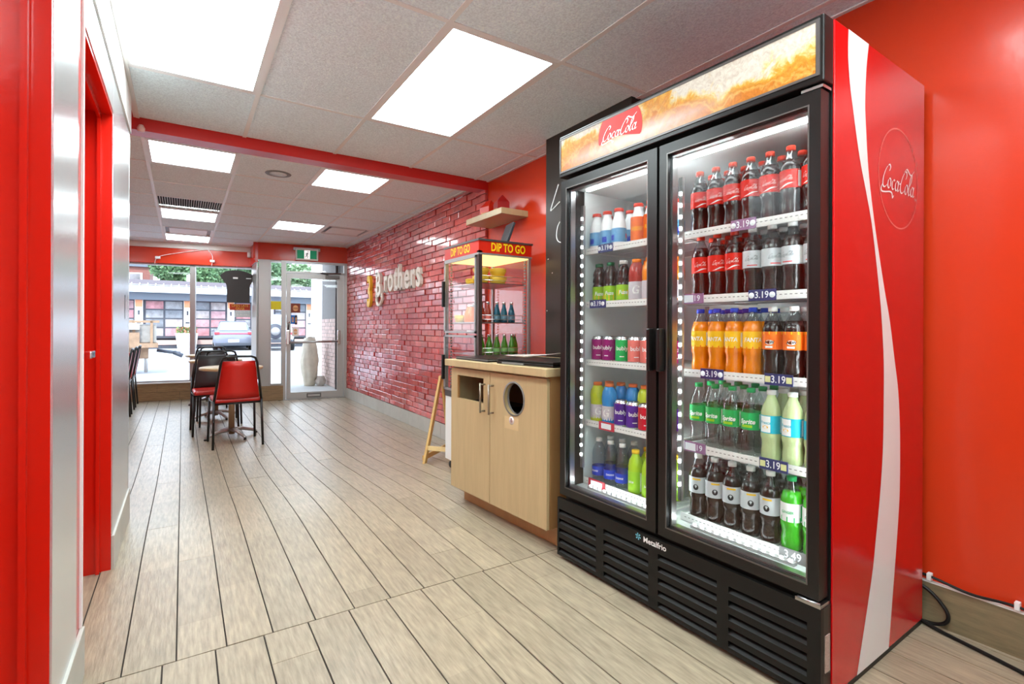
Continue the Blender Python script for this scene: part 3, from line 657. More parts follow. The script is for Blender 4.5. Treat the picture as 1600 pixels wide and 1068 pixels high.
def d_fresca(lb, r, lz):
    for a in (0, PI):
        rect(lb, r, lz[0]+.003, lz[1]-.003, a-.75, a+.3, 1); n = 12
        lb.add([(r*1.004*cos(a-.2+.3*cos(2*PI*i/n)), r*1.004*sin(a-.2+.3*cos(2*PI*i/n)), lz[0]+.02+.006*sin(2*PI*i/n)) for i in range(n)], [tuple(range(n))], 2)
        wrap_text(lb, 'Fresca', .014, r*1.006, lz[0]+.035, a-.2, 0, bold=.02, shear=.2)
    rect(lb, r, lz[0]+.004, lz[1]-.004, 1.3, 2.1, 1)
def d_drp(lb, r, lz):
    for a in (0, PI):
        n = 12; lb.add([(r*1.003*cos(a+.3*cos(2*PI*i/n)), r*1.003*sin(a+.3*cos(2*PI*i/n)), lz[0]+.022+.011*sin(2*PI*i/n)) for i in range(n)], [tuple(range(n))], 1)
        rect(lb, r*1.001, lz[1]-.011, lz[1]-.005, a-.4, a+.5, 2)
    for i in range(6): rect(lb, r, lz[0]+.006+.006*i, lz[0]+.008+.006*i, 1.2, 2.0, 3)
PR = {}
def P_(key, *a, **k): PR[key] = (a, k)
CL = (.096, .156)
P_('cola', 'cola_bottle', 'contour', M_cola, 'cola bottle with red label', None, [RD, W_, SV], lab('redcap', (214, 60, 40)), lz=CL, deco=d_coke)
P_('diet', 'cola_bottle', 'contour', M_cola, 'cola bottle with silver label', None, [SV, BK, RD, W_], W_, lz=CL, deco=d_diet)
P_('fanta', 'soda_bottle', 'contour', M_fan, 'orange soda bottle with yellow label', None, [YL, W_, OG], lab('bluecap', (30, 70, 200)), lz=CL, deco=d_word('FANTA', .021, 1, (0, .006, 2)))
P_('aw', 'soda_bottle', 'contour', M_cola, 'root beer bottle with orange label', None, [OG, W_, BK, YL], W_, lz=CL, deco=d_aw)
P_('sprite', 'soda_bottle', 'contour', M_clear, 'clear lemon-lime bottle with green label', None, [GN, W_, LG], lab('greencap', (40, 175, 100)), lz=CL, deco=d_sprite)
P_('fresca', 'soda_bottle', 'contour', M_lem, 'cloudy grapefruit soda bottle with turquoise label', None, [TQ, W_, YL], W_, lz=CL, deco=d_fresca)
P_('drp', 'soda_bottle', 'contour', M_cola, 'dark soda bottle with pale grey label', None, [SV, BK, YL, W_], W_, lz=CL, deco=d_drp)
P_('green', 'soda_bottle', 'contour', M_green, 'bright green ginger ale bottle', None, [W_, GN, GN], lab('emeraldcap', (20, 150, 80)), lz=CL, deco=d_word('GINGER', .012, 1, (0, .016, 2)))
P_('milk', 'milk_bottle', 'milk', M_milk, 'white milkshake bottle with red cap', None, [LBL, W_, BL, RD], lab('redcap', (214, 60, 40)), lz=(.022, .085), deco=lambda lb, r, lz: (rect(lb, r, .03, .055, -.6, .1, 2), rect(lb, r, .05, .075, PI-.5, PI+.4, 1), rect(lb, r, .03, .05, PI-.2, PI+.6, 2), rect(lb, r, .04, .06, 1.8, 2.6, 3)))
P_('reese', 'milk_bottle', 'milk', M_milk, 'orange wrapped peanut butter shake bottle', None, [OG, YL, RD], lab('redcap', (214, 60, 40)), lz=(.01, .115), deco=d_word("REESE'S", .022, 1, (.09, .10, 2)))
P_('iced', 'tea_bottle', 'tea', M_tea, 'dark iced tea bottle with green and yellow label', None, [LG, W_, YL], lab('greencap2', (30, 110, 70)), lz=(.012, .08), deco=d_word('Fuze', .024, 1, (.0, .03, 2)))
P_('icedw', 'tea_bottle', 'tea', M_tea, 'dark iced tea bottle with white cap', None, [LG, W_, YL], W_, lz=(.012, .08), deco=d_word('Fuze', .024, 1, (.02, .045, 2)))
P_('vitr', 'vitamin_bottle', 'sport', M_vr, 'red vitamin drink bottle with orange cap', None, [lab('clearlabel', (205, 198, 205)), BK, W_], lab('orangecap', (240, 130, 20)), lz=(.012, .088), deco=d_word('G', .05, 2))
P_('vito', 'vitamin_bottle', 'sport', M_or, 'orange vitamin drink bottle with orange cap', None, [lab('clearlabel', (205, 198, 205)), BK, W_], lab('orangecap', (240, 130, 20)), lz=(.012, .088), deco=d_word('G', .05, 2))
P_('gaty', 'sports_drink', 'sport', M_gy, 'lime sports drink with orange cap', None, [lab('clearlabel', (205, 198, 205)), BK, W_], lab('orangecap2', (232, 120, 60)), lz=(.02, .085), deco=d_word('G', .05, 2))
P_('gatb', 'sports_drink', 'sport', M_gb, 'blue sports drink with orange cap', None, [lab('clearlabel', (205, 198, 205)), BK, W_], lab('orangecap2', (232, 120, 60)), lz=(.02, .085), deco=d_word('G', .05, 2))
P_('water', 'water_bottle', 'water', M_water, 'clear water bottle with blue label', None, [BL, W_, BL], W_, lz=(.03, .072), deco=d_word('DASANI', .012, 1, box=False))
P_('juice', 'juice_bottle', 'tall', M_yg, 'lime green juice bottle with yellow top', None, [LG, W_, YL], lab('yellowcap', (235, 190, 40)), lz=(.01, .10), deco=d_word('juice', .016, 1))
for k_, mm_, nm_ in (('canm', MG, 'magenta'), ('cang', CG, 'green'), ('canp', PK, 'pink'), ('canv', PP, 'purple'), ('canr', RR, 'cherry red')):
    P_(k_, 'drink_can', 'can', AL, nm_+' sparkling water can', None, [mm_, W_], None, cat='can', lz=(.012, .106), deco=(lambda lb, r, lz: [wrap_text(lb, 'bubly', .026, r+.0004, .068, a, 1, bold=.02) or rect(lb, r+.0002, .03, .034, a-.3, a+.3, 1) for a in (0, PI)]))
PROTO = {}
FM = Matrix.Translation((1.521, .7332, 0)) @ Matrix.Rotation(rad(1.55), 4, 'Z')
def place(key, x, y, z, yaw, label, group):
    if key not in PROTO: o = PROTO[key] = mkbottle(PR[key][0][0], *PR[key][0][1:], **PR[key][1])
    else: o = copy_tree(PROTO[key])
    o.location = FM @ Vector((x, y, z)); o.scale = (1.01, 1.01, 1); o.rotation_euler = (0, 0, yaw); o['label'] = label; o['group'] = group; return o
ORD = ['leftmost', 'second', 'third', 'fourth', 'fifth', 'sixth', 'seventh', 'eighth']
SHN = ['top', 'second', 'middle', 'fourth', 'bottom']
ROWN = ['front row', 'second row', 'third row', 'fourth row']
CONT = {
 'r': [(['cola']*7, [.523, .454, .385, .316, .247, .177, .106], 4),
       (['cola', 'cola', 'cola', 'diet', 'diet', 'diet', 'diet'], [.518, .448, .378, .308, .239, .170, .100], 3),
       (['fanta', 'fanta', 'fanta', 'fanta', 'aw', 'aw', 'aw'], [.518, .447, .376, .306, .235, .164, .094], 3),
       (['sprite', 'sprite', 'sprite', 'sprite', 'fresca', 'fresca', 'fresca'], [.524, .454, .384, .312, .239, .167, .096], 3),
       (['drp', 'drp', 'drp', 'drp', 'drp', 'green', 'green'], [.525, .454, .383, .312, .241, .170, .099], 3)],
 'l': [(['milk', 'milk', 'milk', 'reese', 'reese', 'milk'], [1.090, 1.021, .948, .832, .760, .690], 2),
       (['iced', 'iced', 'icedw', 'vitr', 'vito', 'vito'], [1.072, .998, .918, .841, .765, .690], 2),
       (['canm', 'canm', 'cang', 'canp', 'canp', 'canm'], [1.075, 1.003, .920, .846, .775, .704], 2),
       (['gaty', 'gatb', 'canv', 'canv', 'canr', 'canr'], [1.080, 1.003, .928, .856, .785, .712], 2),
       (['water', 'water', 'water', 'juice', 'juice', 'juice'], [1.070, .993, .920, .842, .765, .690], 2)]}
for sd in 'rl':
    for q, (keys, yy, rows) in enumerate(CONT[sd]):
        for rw in range(rows):
            for i, (k_, y) in enumerate(zip(keys, yy)):
                kk = k_
                if sd == 'l' and q == 3 and rw == 1: kk = ['gaty', 'gatb', 'gatb', 'gaty', 'gaty', 'canv'][i]
                x = .174+rw*.076; nm = PR[kk][0][3]
                yaw = rad({0: 205, 1: 212}.get(rw, 200)+random.uniform(-28, 28))
                lbl = '%s, %s %s, %s shelf, %s door' % (nm, ROWN[rw][:-4], ORD[i], SHN[q], 'right' if sd == 'r' else 'left')
                place(kk, x, y, ZS[sd][q], yaw, lbl, '%ss in the cooler' % nm.split(' with ')[0])
for k_, yy in (('cola', .314),):
    pass

# ---------------------------------------------------------------- waste counter (local x = depth, y = along the front)
ca = math.atan2(.07, .90)
ct = thing('waste_counter', 'maple waste bin counter with square and round openings beside the cooler', 'cabinet', (1.48, 1.97, 0), ca)
CW = .905; CD = .655
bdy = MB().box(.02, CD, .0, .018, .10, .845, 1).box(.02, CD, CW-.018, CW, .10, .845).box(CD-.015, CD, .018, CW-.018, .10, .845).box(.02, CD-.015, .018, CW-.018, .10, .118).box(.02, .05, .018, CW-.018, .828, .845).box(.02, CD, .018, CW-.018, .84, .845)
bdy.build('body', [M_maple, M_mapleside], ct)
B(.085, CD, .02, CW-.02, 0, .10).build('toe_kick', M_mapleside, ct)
B(-.035, CD+.0, -.03, CW+.025, .845, .885, bev=.003).build('countertop', M_maple, ct)
def cdoor(y0, y1, hole, label):
    x0, x1 = 0.0, .018; z0, z1 = .10, .832; f = MB()
    if hole == 'sq':
        a, b_, c_, d_ = .548, .835, .652, .792
        f.box(x0, x1, y0, a, z0, z1).box(x0, x1, b_, y1, z0, z1).box(x0, x1, a, b_, z0, c_).box(x0, x1, a, b_, d_, z1)
    else:
        cy, cz, r = .265, .708, .083; n = 40; ang = [2*PI*i/n+PI/4 for i in range(n)]
        def out(a):
            k = max(abs(cos(a)), abs(sin(a))); return cos(a)/k, sin(a)/k
        O = []
        for a in ang:
            ex, ez = out(a); O.append((cy+(ex*(y1-cy) if ex > 0 else ex*(cy-y0)), cz+(ez*(z1-cz) if ez > 0 else ez*(cz-z0))))
        I = [(cy+r*cos(a), cz+r*sin(a)) for a in ang]
        V = [(x, p[0], p[1]) for x in (x0, x1) for P in (O, I) for p in P]; F = []
        for i in range(n):
            j = (i+1) % n; F += [(i, j, n+j, n+i), (2*n+i, 3*n+i, 3*n+j, 2*n+j), (n+i, n+j, 3*n+j, 3*n+i), (i, 2*n+i, 2*n+j, j)]
        f.add(V, F)
    d = f.build('door', M_maple, ct); d['label'] = label
    return d
da = cdoor(.487, .905, 'sq', 'left door with rectangular opening'); db = cdoor(.003, .483, 'ro', 'right door with round opening')
MB().lathe([(.083, -.003), (.091, -.003), (.091, .003), (.083, .03)], 40, axis='X', c=(0, .265, .708), caps=False).build('opening_ring', M_grey, db)
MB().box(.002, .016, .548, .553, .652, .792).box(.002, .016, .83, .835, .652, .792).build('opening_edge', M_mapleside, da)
for d_, yy in ((da, .535), (db, .452)):
    MB().tube([(-.032, yy, .602), (-.032, yy, .768)], .0055).tube([(.0, yy, .61), (-.032, yy, .61)], .005).tube([(.0, yy, .76), (-.032, yy, .76)], .005).build('handle', mat('satin_nickel', (.33, .28, .22), .35, metal=.8), d_)
B(.10, .30, .50, .88, .14, .62).build('bin', M_blk, ct); B(.10, .30, .05, .46, .14, .6).build('bin', M_blk, ct)
st = MB().box(-.0012, 0, .225, .345, .545, .61, 0); st.lathe([(.022, -.0018), (.022, -.0014)], 16, 1, c=(0, .283, .592), axis='X')
put_text(st, '&', .035, frame((-.0022, .283, .592), (0, -1, 0), (0, 0, 1)), 2)
st.build('sticker', [mat('clear_sticker', srgb(212, 186, 142), .2), mat('sticker_white', srgb(225, 215, 210), .4), mat('sticker_maroon', srgb(120, 40, 50), .4)], db)
tl = MB()
for ch_, zz in (('T', .66), ('L', .47), ('o', .30)): put_text(tl, ch_, .16 if ch_ != 'o' else .10, frame((.135, -.001, zz), (1, 0, 0), (0, 0, 1)))
tl.build('side_lettering', M_blk, ct)
# things on the counter
CMt = Matrix.Translation((1.48, 1.97, 0)) @ Matrix.Rotation(ca, 4, 'Z')
def onc(x, y, z=.885): return tuple(CMt @ Vector((x, y, z)))
t = thing('laptop', 'closed black laptop at the cooler end of the counter', 'laptop', onc(.14, .26), ca+rad(4))
B(-.13, .17, -.26, .17, 0, .016, bev=.004).build('base', M_blkm, t); B(-.128, .17, -.258, .168, .017, .027, bev=.003).build('lid', M_blk, t)
MB().box(-.134, -.13, -.05, .12, .003, .012).build('edge_strip', M_grey, t)
t = thing('folder', 'flat black document folder at the far end of the counter', 'folder', onc(.13, .70), ca-rad(3))
B(-.12, .18, -.20, .18, 0, .008, bev=.002).build('back_cover', M_blk, t); B(-.118, .178, -.198, .178, .008, .014).build('pages', M_grey, t); B(-.12, .18, -.2, .18, .014, .018).build('front_cover', M_blkm, t)
for i, (x, y, z, ry, rzz, lbl) in enumerate(((.30, .36, .918, -.10, .3, 'open flyer curling up on top of the laptop'), (.28, .50, .912, .02, -.2, 'white flyer lying across the folder and laptop'))):
    V = []; F = []
    for a in range(7):
        for b_ in range(2): V.append((-.13+b_*.2, -.17+a*.05, .001+.03*((a/6)**2)*(1 if i == 0 else .25)*(1-.2*b_)))
    V += [(x_, y_, z_-.002) for x_, y_, z_ in V]
    F = [(2*a, 2*a+1, 2*a+3, 2*a+2) for a in range(6)]+[(14+2*a+2, 14+2*a+3, 14+2*a+1, 14+2*a) for a in range(6)]+[(2*a, 2*a+2, 16+2*a, 14+2*a) for a in range(6)]+[(2*a+1, 15+2*a, 17+2*a, 2*a+3) for a in range(6)]+[(0, 14, 15, 1), (12, 13, 27, 26)]
    o = MB().add(V, F).build('flyer', mat('flyer_paper%d' % i, srgb(214, 204, 196), .5, var=.3, vscale=30), loc=onc(x, y, z), rot=(0, 0, ca+PI+rzz)); tag(o, lbl, 'paper', 'flyers on the counter')
o = MB().add([(-.04, 0, 0), (.04, 0, 0), (.04, .02, .10), (-.04, .02, .10), (-.04, .003, 0), (.04, .003, 0), (.04, .023, .10), (-.04, .023, .10)], [(0, 1, 2, 3), (7, 6, 5, 4), (0, 4, 5, 1), (1, 5, 6, 2), (2, 6, 7, 3), (3, 7, 4, 0)]).build('table_card', M_white2, loc=onc(.47, .30), rot=(0, 0, ca+.6)); tag(o, 'white card standing against the charcoal wall box', 'card')

# ---------------------------------------------------------------- heated display cabinet "DIP TO GO" (local x right, y depth)
dc = thing('display_cabinet', 'tall glass dip display cabinet with red lettered header', 'display cabinet', (1.73, 3.10, 0))
DW, DDp, DH = .44, .54, 1.70
M_post = mat('bronze_frame', srgb(84, 66, 62), .3, metal=.5); M_hdr = mat('header_red', srgb(196, 34, 14), .3); M_yel = mat('lettering_yellow', srgb(240, 200, 20), .4)
m = MB().box(0, DW, 0, DDp, .55, .60, 1).box(.004, DW-.004, .004, DDp-.004, .06, .55, 0)
m.build('base_cabinet', [M_white2, M_aludark], dc)
for x, y in ((.04, .04), (DW-.04, .04), (.04, DDp-.04), (DW-.04, DDp-.04)): MB().lathe([(.026, -.01), (.026, .01)], 14, c=(x, y, .025-.012*(y > .3)), axis='X').build('caster', M_blk, dc)
MB().box(-.004, .024, -.004, .024, .60, 1.62).build('corner_post', M_post, dc)
for x, y in ((DW-.02, 0), (0, DDp-.02), (DW-.02, DDp-.02)): B(x, x+.02, y, y+.02, .60, 1.62).build('corner_post', M_alu, dc)
MB().box(-.004, DW+.004, -.004, DDp+.004, 1.60, 1.69, 0).box(-.01, DW+.012, -.01, DDp+.01, 1.69, 1.703, 1).box(-.006, DW+.006, -.006, DDp+.006, 1.592, 1.605, 2).build('header', [M_hdr, M_aludark, M_alu], dc)
m = MB(); put_text(m, 'DIP TO GO', .083, frame((DW/2+.02, -.0055, 1.648), (1, 0, 0), (0, 0, 1)), sx=.70, bold=.025); m2 = MB(); put_text(m2, 'DIP TO GO', .083, frame((-.0055, DDp/2+.01, 1.648), (0, -1, 0), (0, 0, 1)), sx=.74, bold=.025); m2.build('lettering', M_yel, dc)
m.build('lettering', M_yel, dc)
B(.02, DW-.02, .004, .008, .60, 1.592).build('front_glass', M_pane, dc)
B(.02, DW-.02, DDp-.008, DDp-.004, .60, 1.592).build('rear_glass', M_pane, dc)
B(DW-.008, DW-.004, .02, DDp-.02, .60, 1.592).build('side_glass', M_pane, dc)
for z0, z1, hz0, hz1, lbl in ((1.04, 1.59, 1.24, 1.44, 'upper glass door'), (.60, 1.025, .68, .87, 'lower glass door')):
    dr = MB().box(-.012, .004, .03, .045, z0, z1).box(-.012, .004, DDp-.02, DDp, z0, z1).box(-.012, .004, .03, DDp, z0, z0+.015).box(-.012, .004, .03, DDp, z1-.015, z1).build('door', M_alu, dc); dr['label'] = lbl
    B(-.006, -.002, .045, DDp-.02, z0+.015, z1-.015).build('glass_pane', M_pane, dr)
    B(-.035, -.012, DDp-.03, DDp-.005, hz0, hz1, bev=.004).build('handle', M_blk, dr)
m = MB()
for x, y in ((DW-.03, .03), (.03, DDp-.05), (DW-.03, DDp-.05)):
    for i in range(44): m.box(x-.008, x+.004, y-.004, y+.006, .62+i*.022, .633+i*.022)
tag(m.build('notched_rails', M_alu, dc), kind='stuff')
B(.01, DW-.01, .01, DDp-.01, 1.585, 1.592).build('lamp_panel', emit('warm_lamp', (1, .74, .3), 1.5), dc)
SHZ = [1.40, 1.12, .885]
for zz in SHZ+[.62]:
    s = MB().box(.03, DW-.03, .03, DDp-.03, zz-.005, zz).build('shelf', M_steel if zz > .7 else mat('dark_tray', srgb(110, 80, 50), .4), dc)
    if zz > .7:
        for k_ in (0.02, .05): MB().tube([(.035, .045, zz), (.035, .028, zz+k_), (DW-.06, .028, zz+k_), (DW-.035, .045, zz)], .0022, 6).build('wire_rail', M_chrome, s)
def dipb(name, col, lbl, grp, pts):
    lq = liquid(name+'_liquid', col, .12); o0 = None
    for i, (x, y, zz) in enumerate(pts):
        if o0 is None:
            o0 = MB().lathe([(.022, 0), (.027, .003), (.027, .05), (.024, .075), (.0125, .115), (.011, .135)], 16).build(name, lq); tag(o0, '', 'bottle')
            MB().lathe([(.013, .130), (.013, .146), (.011, .148)], 12).build('cap', M_chrome, o0)
            lb = MB().lathe([(.0276, .02), (.0276, .048)], 16, caps=False); lb.build('label', mat(name+'_label', tuple(min(1, c_*1.6+.1) for c_ in col), .4), o0); o = o0
        else: o = copy_tree(o0)
        o.location = (1.73+x, 3.10+y, zz); o['label'] = lbl % (['nearest the bronze post', 'second from the bronze post', 'third from the bronze post', 'fourth from the bronze post', 'fifth from the bronze post', 'sixth from the bronze post'][i % 6]); o['group'] = grp
dipb('blue_dip_bottle', srgb(14, 80, 100), 'small blue bottle %s in the display cabinet', 'blue bottles in the display cabinet', [(.19, .07, SHZ[1]), (.25, .07, SHZ[1]), (.315, .07, SHZ[1])])
dipb('red_dip_bottle', srgb(170, 60, 40), 'small amber-red bottle %s in the display cabinet', 'amber bottles in the display cabinet', [(.065, .08, SHZ[1]), (.125, .09, SHZ[1]), (.16, .36, SHZ[1])])
dipb('green_dip_bottle', srgb(66, 122, 22), 'small green bottle %s in the display cabinet', 'green bottles in the display cabinet', [(.06, .07, SHZ[2]), (.125, .07, SHZ[2]), (.19, .07, SHZ[2]), (.255, .07, SHZ[2]), (.32, .07, SHZ[2]), (.375, .12, SHZ[2])])
o0 = None
for i, (x, y, zz, rr, cl) in enumerate(((.09, .13, SHZ[0], .062, 0), (.22, .11, SHZ[0], .066, 0), (.09, .13, SHZ[0]+.058, .058, 0), (.22, .11, SHZ[0]+.058, .062, 0), (.08, .44, SHZ[1], .045, 0), (.15, .38, SHZ[0], .05, 0))):
    o = MB().lathe([(rr*.75, 0), (rr, .035), (rr, .052), (rr*.95, .052), (rr*.72, .006)], 20, caps=True).build('dip_tub', mat('tub_yellow', srgb(226, 190, 60), .35) if i == 0 else D.materials['tub_yellow'])
    MB().lathe([(rr*1.02, .048), (rr*1.02, .054), (rr*.9, .056)], 20).build('lid', D.materials.get('tub_lid') or mat('tub_lid', srgb(236, 206, 80), .3), o)
    o.location = (1.73+x, 3.10+y, zz); tag(o, ['yellow dip tub, lower left of the stack on the top shelf', 'yellow dip tub, lower right of the pair on the top shelf', 'yellow dip tub stacked on the left one', 'yellow dip tub stacked on the right one', 'yellow dip tub seen through the left glass door', 'yellow dip tub at the back of the top shelf'][i], 'tub', 'yellow dip tubs in the display cabinet')
o = MB().lathe([(.05, 0), (.055, .01), (.05, .07), (.03, .11), (.028, .12)], 18).build('orange_jar', liquid('orange_jar_mat', srgb(236, 120, 30))); MB().lathe([(.03, .115), (.03, .13)], 14).build('lid', M_white2, o); o.location = (1.73+.09, 3.10+.28, SHZ[1]); tag(o, 'orange jar seen through the left glass door', 'jar')
t = thing('tablet', 'dark tablet leaning on top of the display cabinet', 'tablet', (2.02, 3.24, 1.703), rad(-12))
mm = MB().box(-.011, .011, -.08, .08, 0, .165, bev=.004); mm.xf(Matrix.Rotation(rad(20), 4, 'Y')); mm.v = [(a_, b_, c_+.004) for a_, b_, c_ in mm.v]; mm.build('case', mat('tablet_dark', srgb(44, 42, 46), .4), t)
mm = MB().box(.0112, .0125, -.072, .072, .008, .157); mm.xf(Matrix.Rotation(rad(20), 4, 'Y')); mm.v = [(a_, b_, c_+.004) for a_, b_, c_ in mm.v]; mm.build('screen', M_blk, t)
B(-.05, -.01, .02, .06, 0, .02).build('stand', M_white2, t)

# wall shelf with two red boxes
ws = B(2.072, XR, 3.36, 3.945, 1.970, 2.018, bev=.002).build('wall_shelf', M_maple); tag(ws, 'pale maple floating shelf above the display cabinet', 'shelf')
for i, (y, rz, lbl) in enumerate(((3.72, .15, 'red gable carton on the far end of the wall shelf'), (3.52, -.25, 'darker red gable carton on the near end of the wall shelf'))):
    t = MB(); a = .06; b_ = .05; h = .075
    t.add([(-b_, -a, 0), (b_, -a, 0), (b_, a, 0), (-b_, a, 0), (-b_, -a, h), (b_, -a, h), (b_, a, h), (-b_, a, h), (0, -a*.5, h+.06), (0, a*.5, h+.06)], [(3, 2, 1, 0), (0, 1, 5, 4), (1, 2, 6, 5), (2, 3, 7, 6), (3, 0, 4, 7), (4, 5, 8), (6, 7, 9), (5, 6, 9, 8), (7, 4, 8, 9)])
    o = t.build('gable_carton', mat('carton_red%d' % i, srgb(206, 36, 10) if i == 0 else srgb(150, 16, 16), .4)); o.location = (2.17, y, 2.018); o.rotation_euler = (0, 0, rz); tag(o, lbl, 'carton', 'red cartons on the wall shelf')
    m = MB(); put_text(m, 'Brothers', .022, frame((-b_-.001, 0, .022), (0, -1, 0), (0, 0, 1)), bold=.01)
    m.build('lettering', mat('carton_gold%d' % i, srgb(236, 190, 90), .4), o)

# wooden A-frame behind the cabinet
ea = thing('a_frame_stand', 'light wooden A-frame stand between brick wall and display cabinet', 'stand', (1.70, 3.93, zf(3.95)), rad(40))
M_pine = mat('pine', srgb(206, 166, 100), .5, var=.12, vscale=10, stretch=(8, 8, 1))
for y in (0, -.25):
    for nm_, xa, xb in (('front_leg', -.03, .28), ('rear_leg', .47, .31)):
        MB().add([(xa, y, 0), (xa+.045, y, 0), (xb+.045, y, .70), (xb, y, .70), (xa, y+.02, 0), (xa+.045, y+.02, 0), (xb+.045, y+.02, .70), (xb, y+.02, .70)], [(0, 1, 2, 3), (7, 6, 5, 4), (0, 4, 5, 1), (1, 5, 6, 2), (2, 6, 7, 3), (3, 7, 4, 0)]).build(nm_, M_pine, ea)
    B(-.0, .48, y+.02, y+.035, .02, .06).build('side_rail', M_pine, ea)
B(.03, .05, -.25, .0, .10, .135).build('cross_rail', mat('pale_pine', srgb(232, 206, 150), .5), ea)

# lettering on the brick wall
sg = thing('wall_sign', 'raised shop lettering on the red brick wall', 'sign', (XR-.045, 6.4, 1.6))
M_let = mat('letter_cream', srgb(232, 226, 214), .4); M_3 = mat('letter_yellow', srgb(232, 186, 40), .4)
def letter(chx, y, zb, size, sx, mt, serif=()):
    m = MB(); V, F = text2d(chx, size, bold=.022, ext=.02/size, align='LEFT'); V = [(a_*sx, b_, c_) for a_, b_, c_ in V]
    x0 = min(v[0] for v in V); lo = min(v[1] for v in V); M_ = frame((0, y-6.4, zb-1.6), (0, -1, 0), (0, 0, 1))
    m.add([tuple(M_ @ Vector((v[0]-x0, v[1]-lo, v[2]))) for v in V], F)
    for (a_, b_, w_) in serif: m.box(-.02, .02, y-6.4-a_*size*sx-w_*size*sx, y-6.4-a_*size*sx, zb-1.6+b_*size, zb-1.6+(b_+.06)*size)
    return m.build('letter', mt, sg)
letter('3', 7.40, 1.37, .62, .60, M_3)
o = letter('B', 6.99, 1.50, .47, .82, M_let, [(-.06, 0, .2), (-.06, .66, .2)])
MB().tube([(-.0, y-6.4, z-1.6) for y, z in spline([(6.93, 1.56), (7.0, 1.46), (6.94, 1.39), (6.84, 1.40), (6.77, 1.47), (6.78, 1.54)], 6)], .022, 6).build('letter_swash', M_let, o)
y = 6.66
for c_, wd, sz, sf in (('r', .17, .44, [(-.05, 0, .22)]), ('o', .235, .45, []), ('t', .17, .46, [(.02, 0, .2)]), ('h', .23, .45, [(-.05, 0, .22), (.26, 0, .2), (-.05, .66, .14)]), ('e', .225, .45, []), ('r', .17, .44, [(-.05, 0, .22)]), ('s', .2, .45, [])):
    letter(c_, y, 1.545, sz, .80, M_let, sf); y -= wd*.93

# power cord beside the cooler
m = MB().tube(spline([(2.306, 1.25, .20), (2.306, 1.1, .19), (2.306, .95, .185), (2.306, .745, .176), (2.306, .62, .160), (2.306, .5, .170), (2.306, .3, .160), (2.306, -.3, .163)], 6), .005, 8); co = m.build('power_cable', M_blk); tag(co, 'thin black cable clipped along the top of the base tiles', 'cable')
for y in (.735, .5): B(2.298, 2.32, y-.007, y+.007, .160, .186, bev=.002).build('cable_clip', M_white2, co)
m = MB().tube(spline([(2.298, 1.0, .135), (2.298, .86, .15), (2.296, .75, .135), (2.292, .69, .09), (2.290, .675, .05), (2.290, .70, .02), (2.290, .76, .010), (2.296, .9, .007), (2.30, 1.0, .007)], 6), .0065, 8).build('floor_cable', M_blk); tag(m, 'black cord looping out behind the cooler', 'cord')
m = MB().tube(spline([(2.30, 1.2, .022), (2.30, 1.0, .022), (2.296, .82, .022), (2.27, .70, .008), (2.235, .55, .007), (2.20, .4, .007), (2.15, 0, .007)], 6), .0065, 8).build('floor_cable', M_blk); tag(m, 'thick black cord running along the floor from the cooler', 'cord')

# ---------------------------------------------------------------- chairs and tables
M_vr = mat('red_vinyl', srgb(190, 30, 22), .35, bump=.05, bscale=80); M_vb = mat('black_vinyl', srgb(48, 46, 46), .4)
def make_chair(vin, back, label, x, y, rz):
    t = thing('dining_chair', label, 'chair', (x, y, -.085), rz, 'black framed dining chairs')
    # faces +y; rear at y<0
    hoop = [(-.215, -.19, .02)]; 
    P = [(-.205, -.20, .45), (-.172, -.245, .70), (-.155, -.265, .82), (-.138, -.272, .865), (-.10, -.275, .88), (.10, -.275, .88), (.138, -.272, .865), (.155, -.265, .82), (.172, -.245, .70), (.205, -.20, .45)]
    MB().tube(P, .0115, 8).build('back_frame', M_blkm, t)
    V = []; n = 6
    for dy in (0, .03):
        for i in range(n+1):
            z = .475+(.835-.475)*i/n; yy = -.205-.06*(z-.45)/.4; hw = .188-.05*(z-.45)/.4
            for s_ in (-1, 0, 1): V.append((s_*hw, yy+dy-(.012 if s_ == 0 else 0), z))
    F = []; K = 3*(n+1)
    for i in range(n):
        for j in range(2): a_ = 3*i+j; F += [(a_, a_+1, a_+4, a_+3), (K+a_+3, K+a_+4, K+a_+1, K+a_)]
        F += [(3*i, 3*i+3, K+3*i+3, K+3*i), (3*i+2, K+3*i+2, K+3*i+5, 3*i+5)]
    F += [(0, K, K+1, 1), (1, K+1, K+2, 2), (3*n, 3*n+1, K+3*n+1, K+3*n), (3*n+1, 3*n+2, K+3*n+2, K+3*n+1)]
    MB().add(V, F, 0, True).build('backrest', back, t)
    B(-.205, .205, -.2, .21, .43, .475, bev=.018).build('seat', vin, t)
    MB().tube([(-.205, -.2, .425), (-.205, .2, .425), (.205, .2, .425), (.205, -.2, .425)], .010, 8, closed=True).build('seat_frame', M_blkm, t)
    for sx_ in (-1, 1):
        MB().tube([(sx_*.205, -.20, .46), (sx_*.215, -.235, .0)], .0115, 8).build('leg', M_blkm, t); MB().tube([(sx_*.205, .20, .425), (sx_*.215, .225, .0)], .0115, 8).build('leg', M_blkm, t)
    return t
CH = {}
def chair(kind, x, y, rz, label):
    if kind not in CH: CH[kind] = make_chair({'r': M_vr, 'b': M_vb, 'm': M_vr}[kind], {'r': M_vr, 'b': M_vb, 'm': M_vb}[kind], label, x, y, rz); return
    c = copy_tree(CH[kind]); c.location = (x, y, -.085); c.rotation_euler = (0, 0, rz); c['label'] = label
chair('r', .445, 5.80, rad(3), 'red vinyl dining chair nearest the camera at the first table')
chair('m', .30, 6.56, rad(182), 'chair across the first table, mostly hidden by the red chair')
chair('m', .375, 7.14, rad(2), 'black backed chair tucked to the second table')
chair('m', .35, 7.98, rad(178), 'chair facing the camera across the second table')
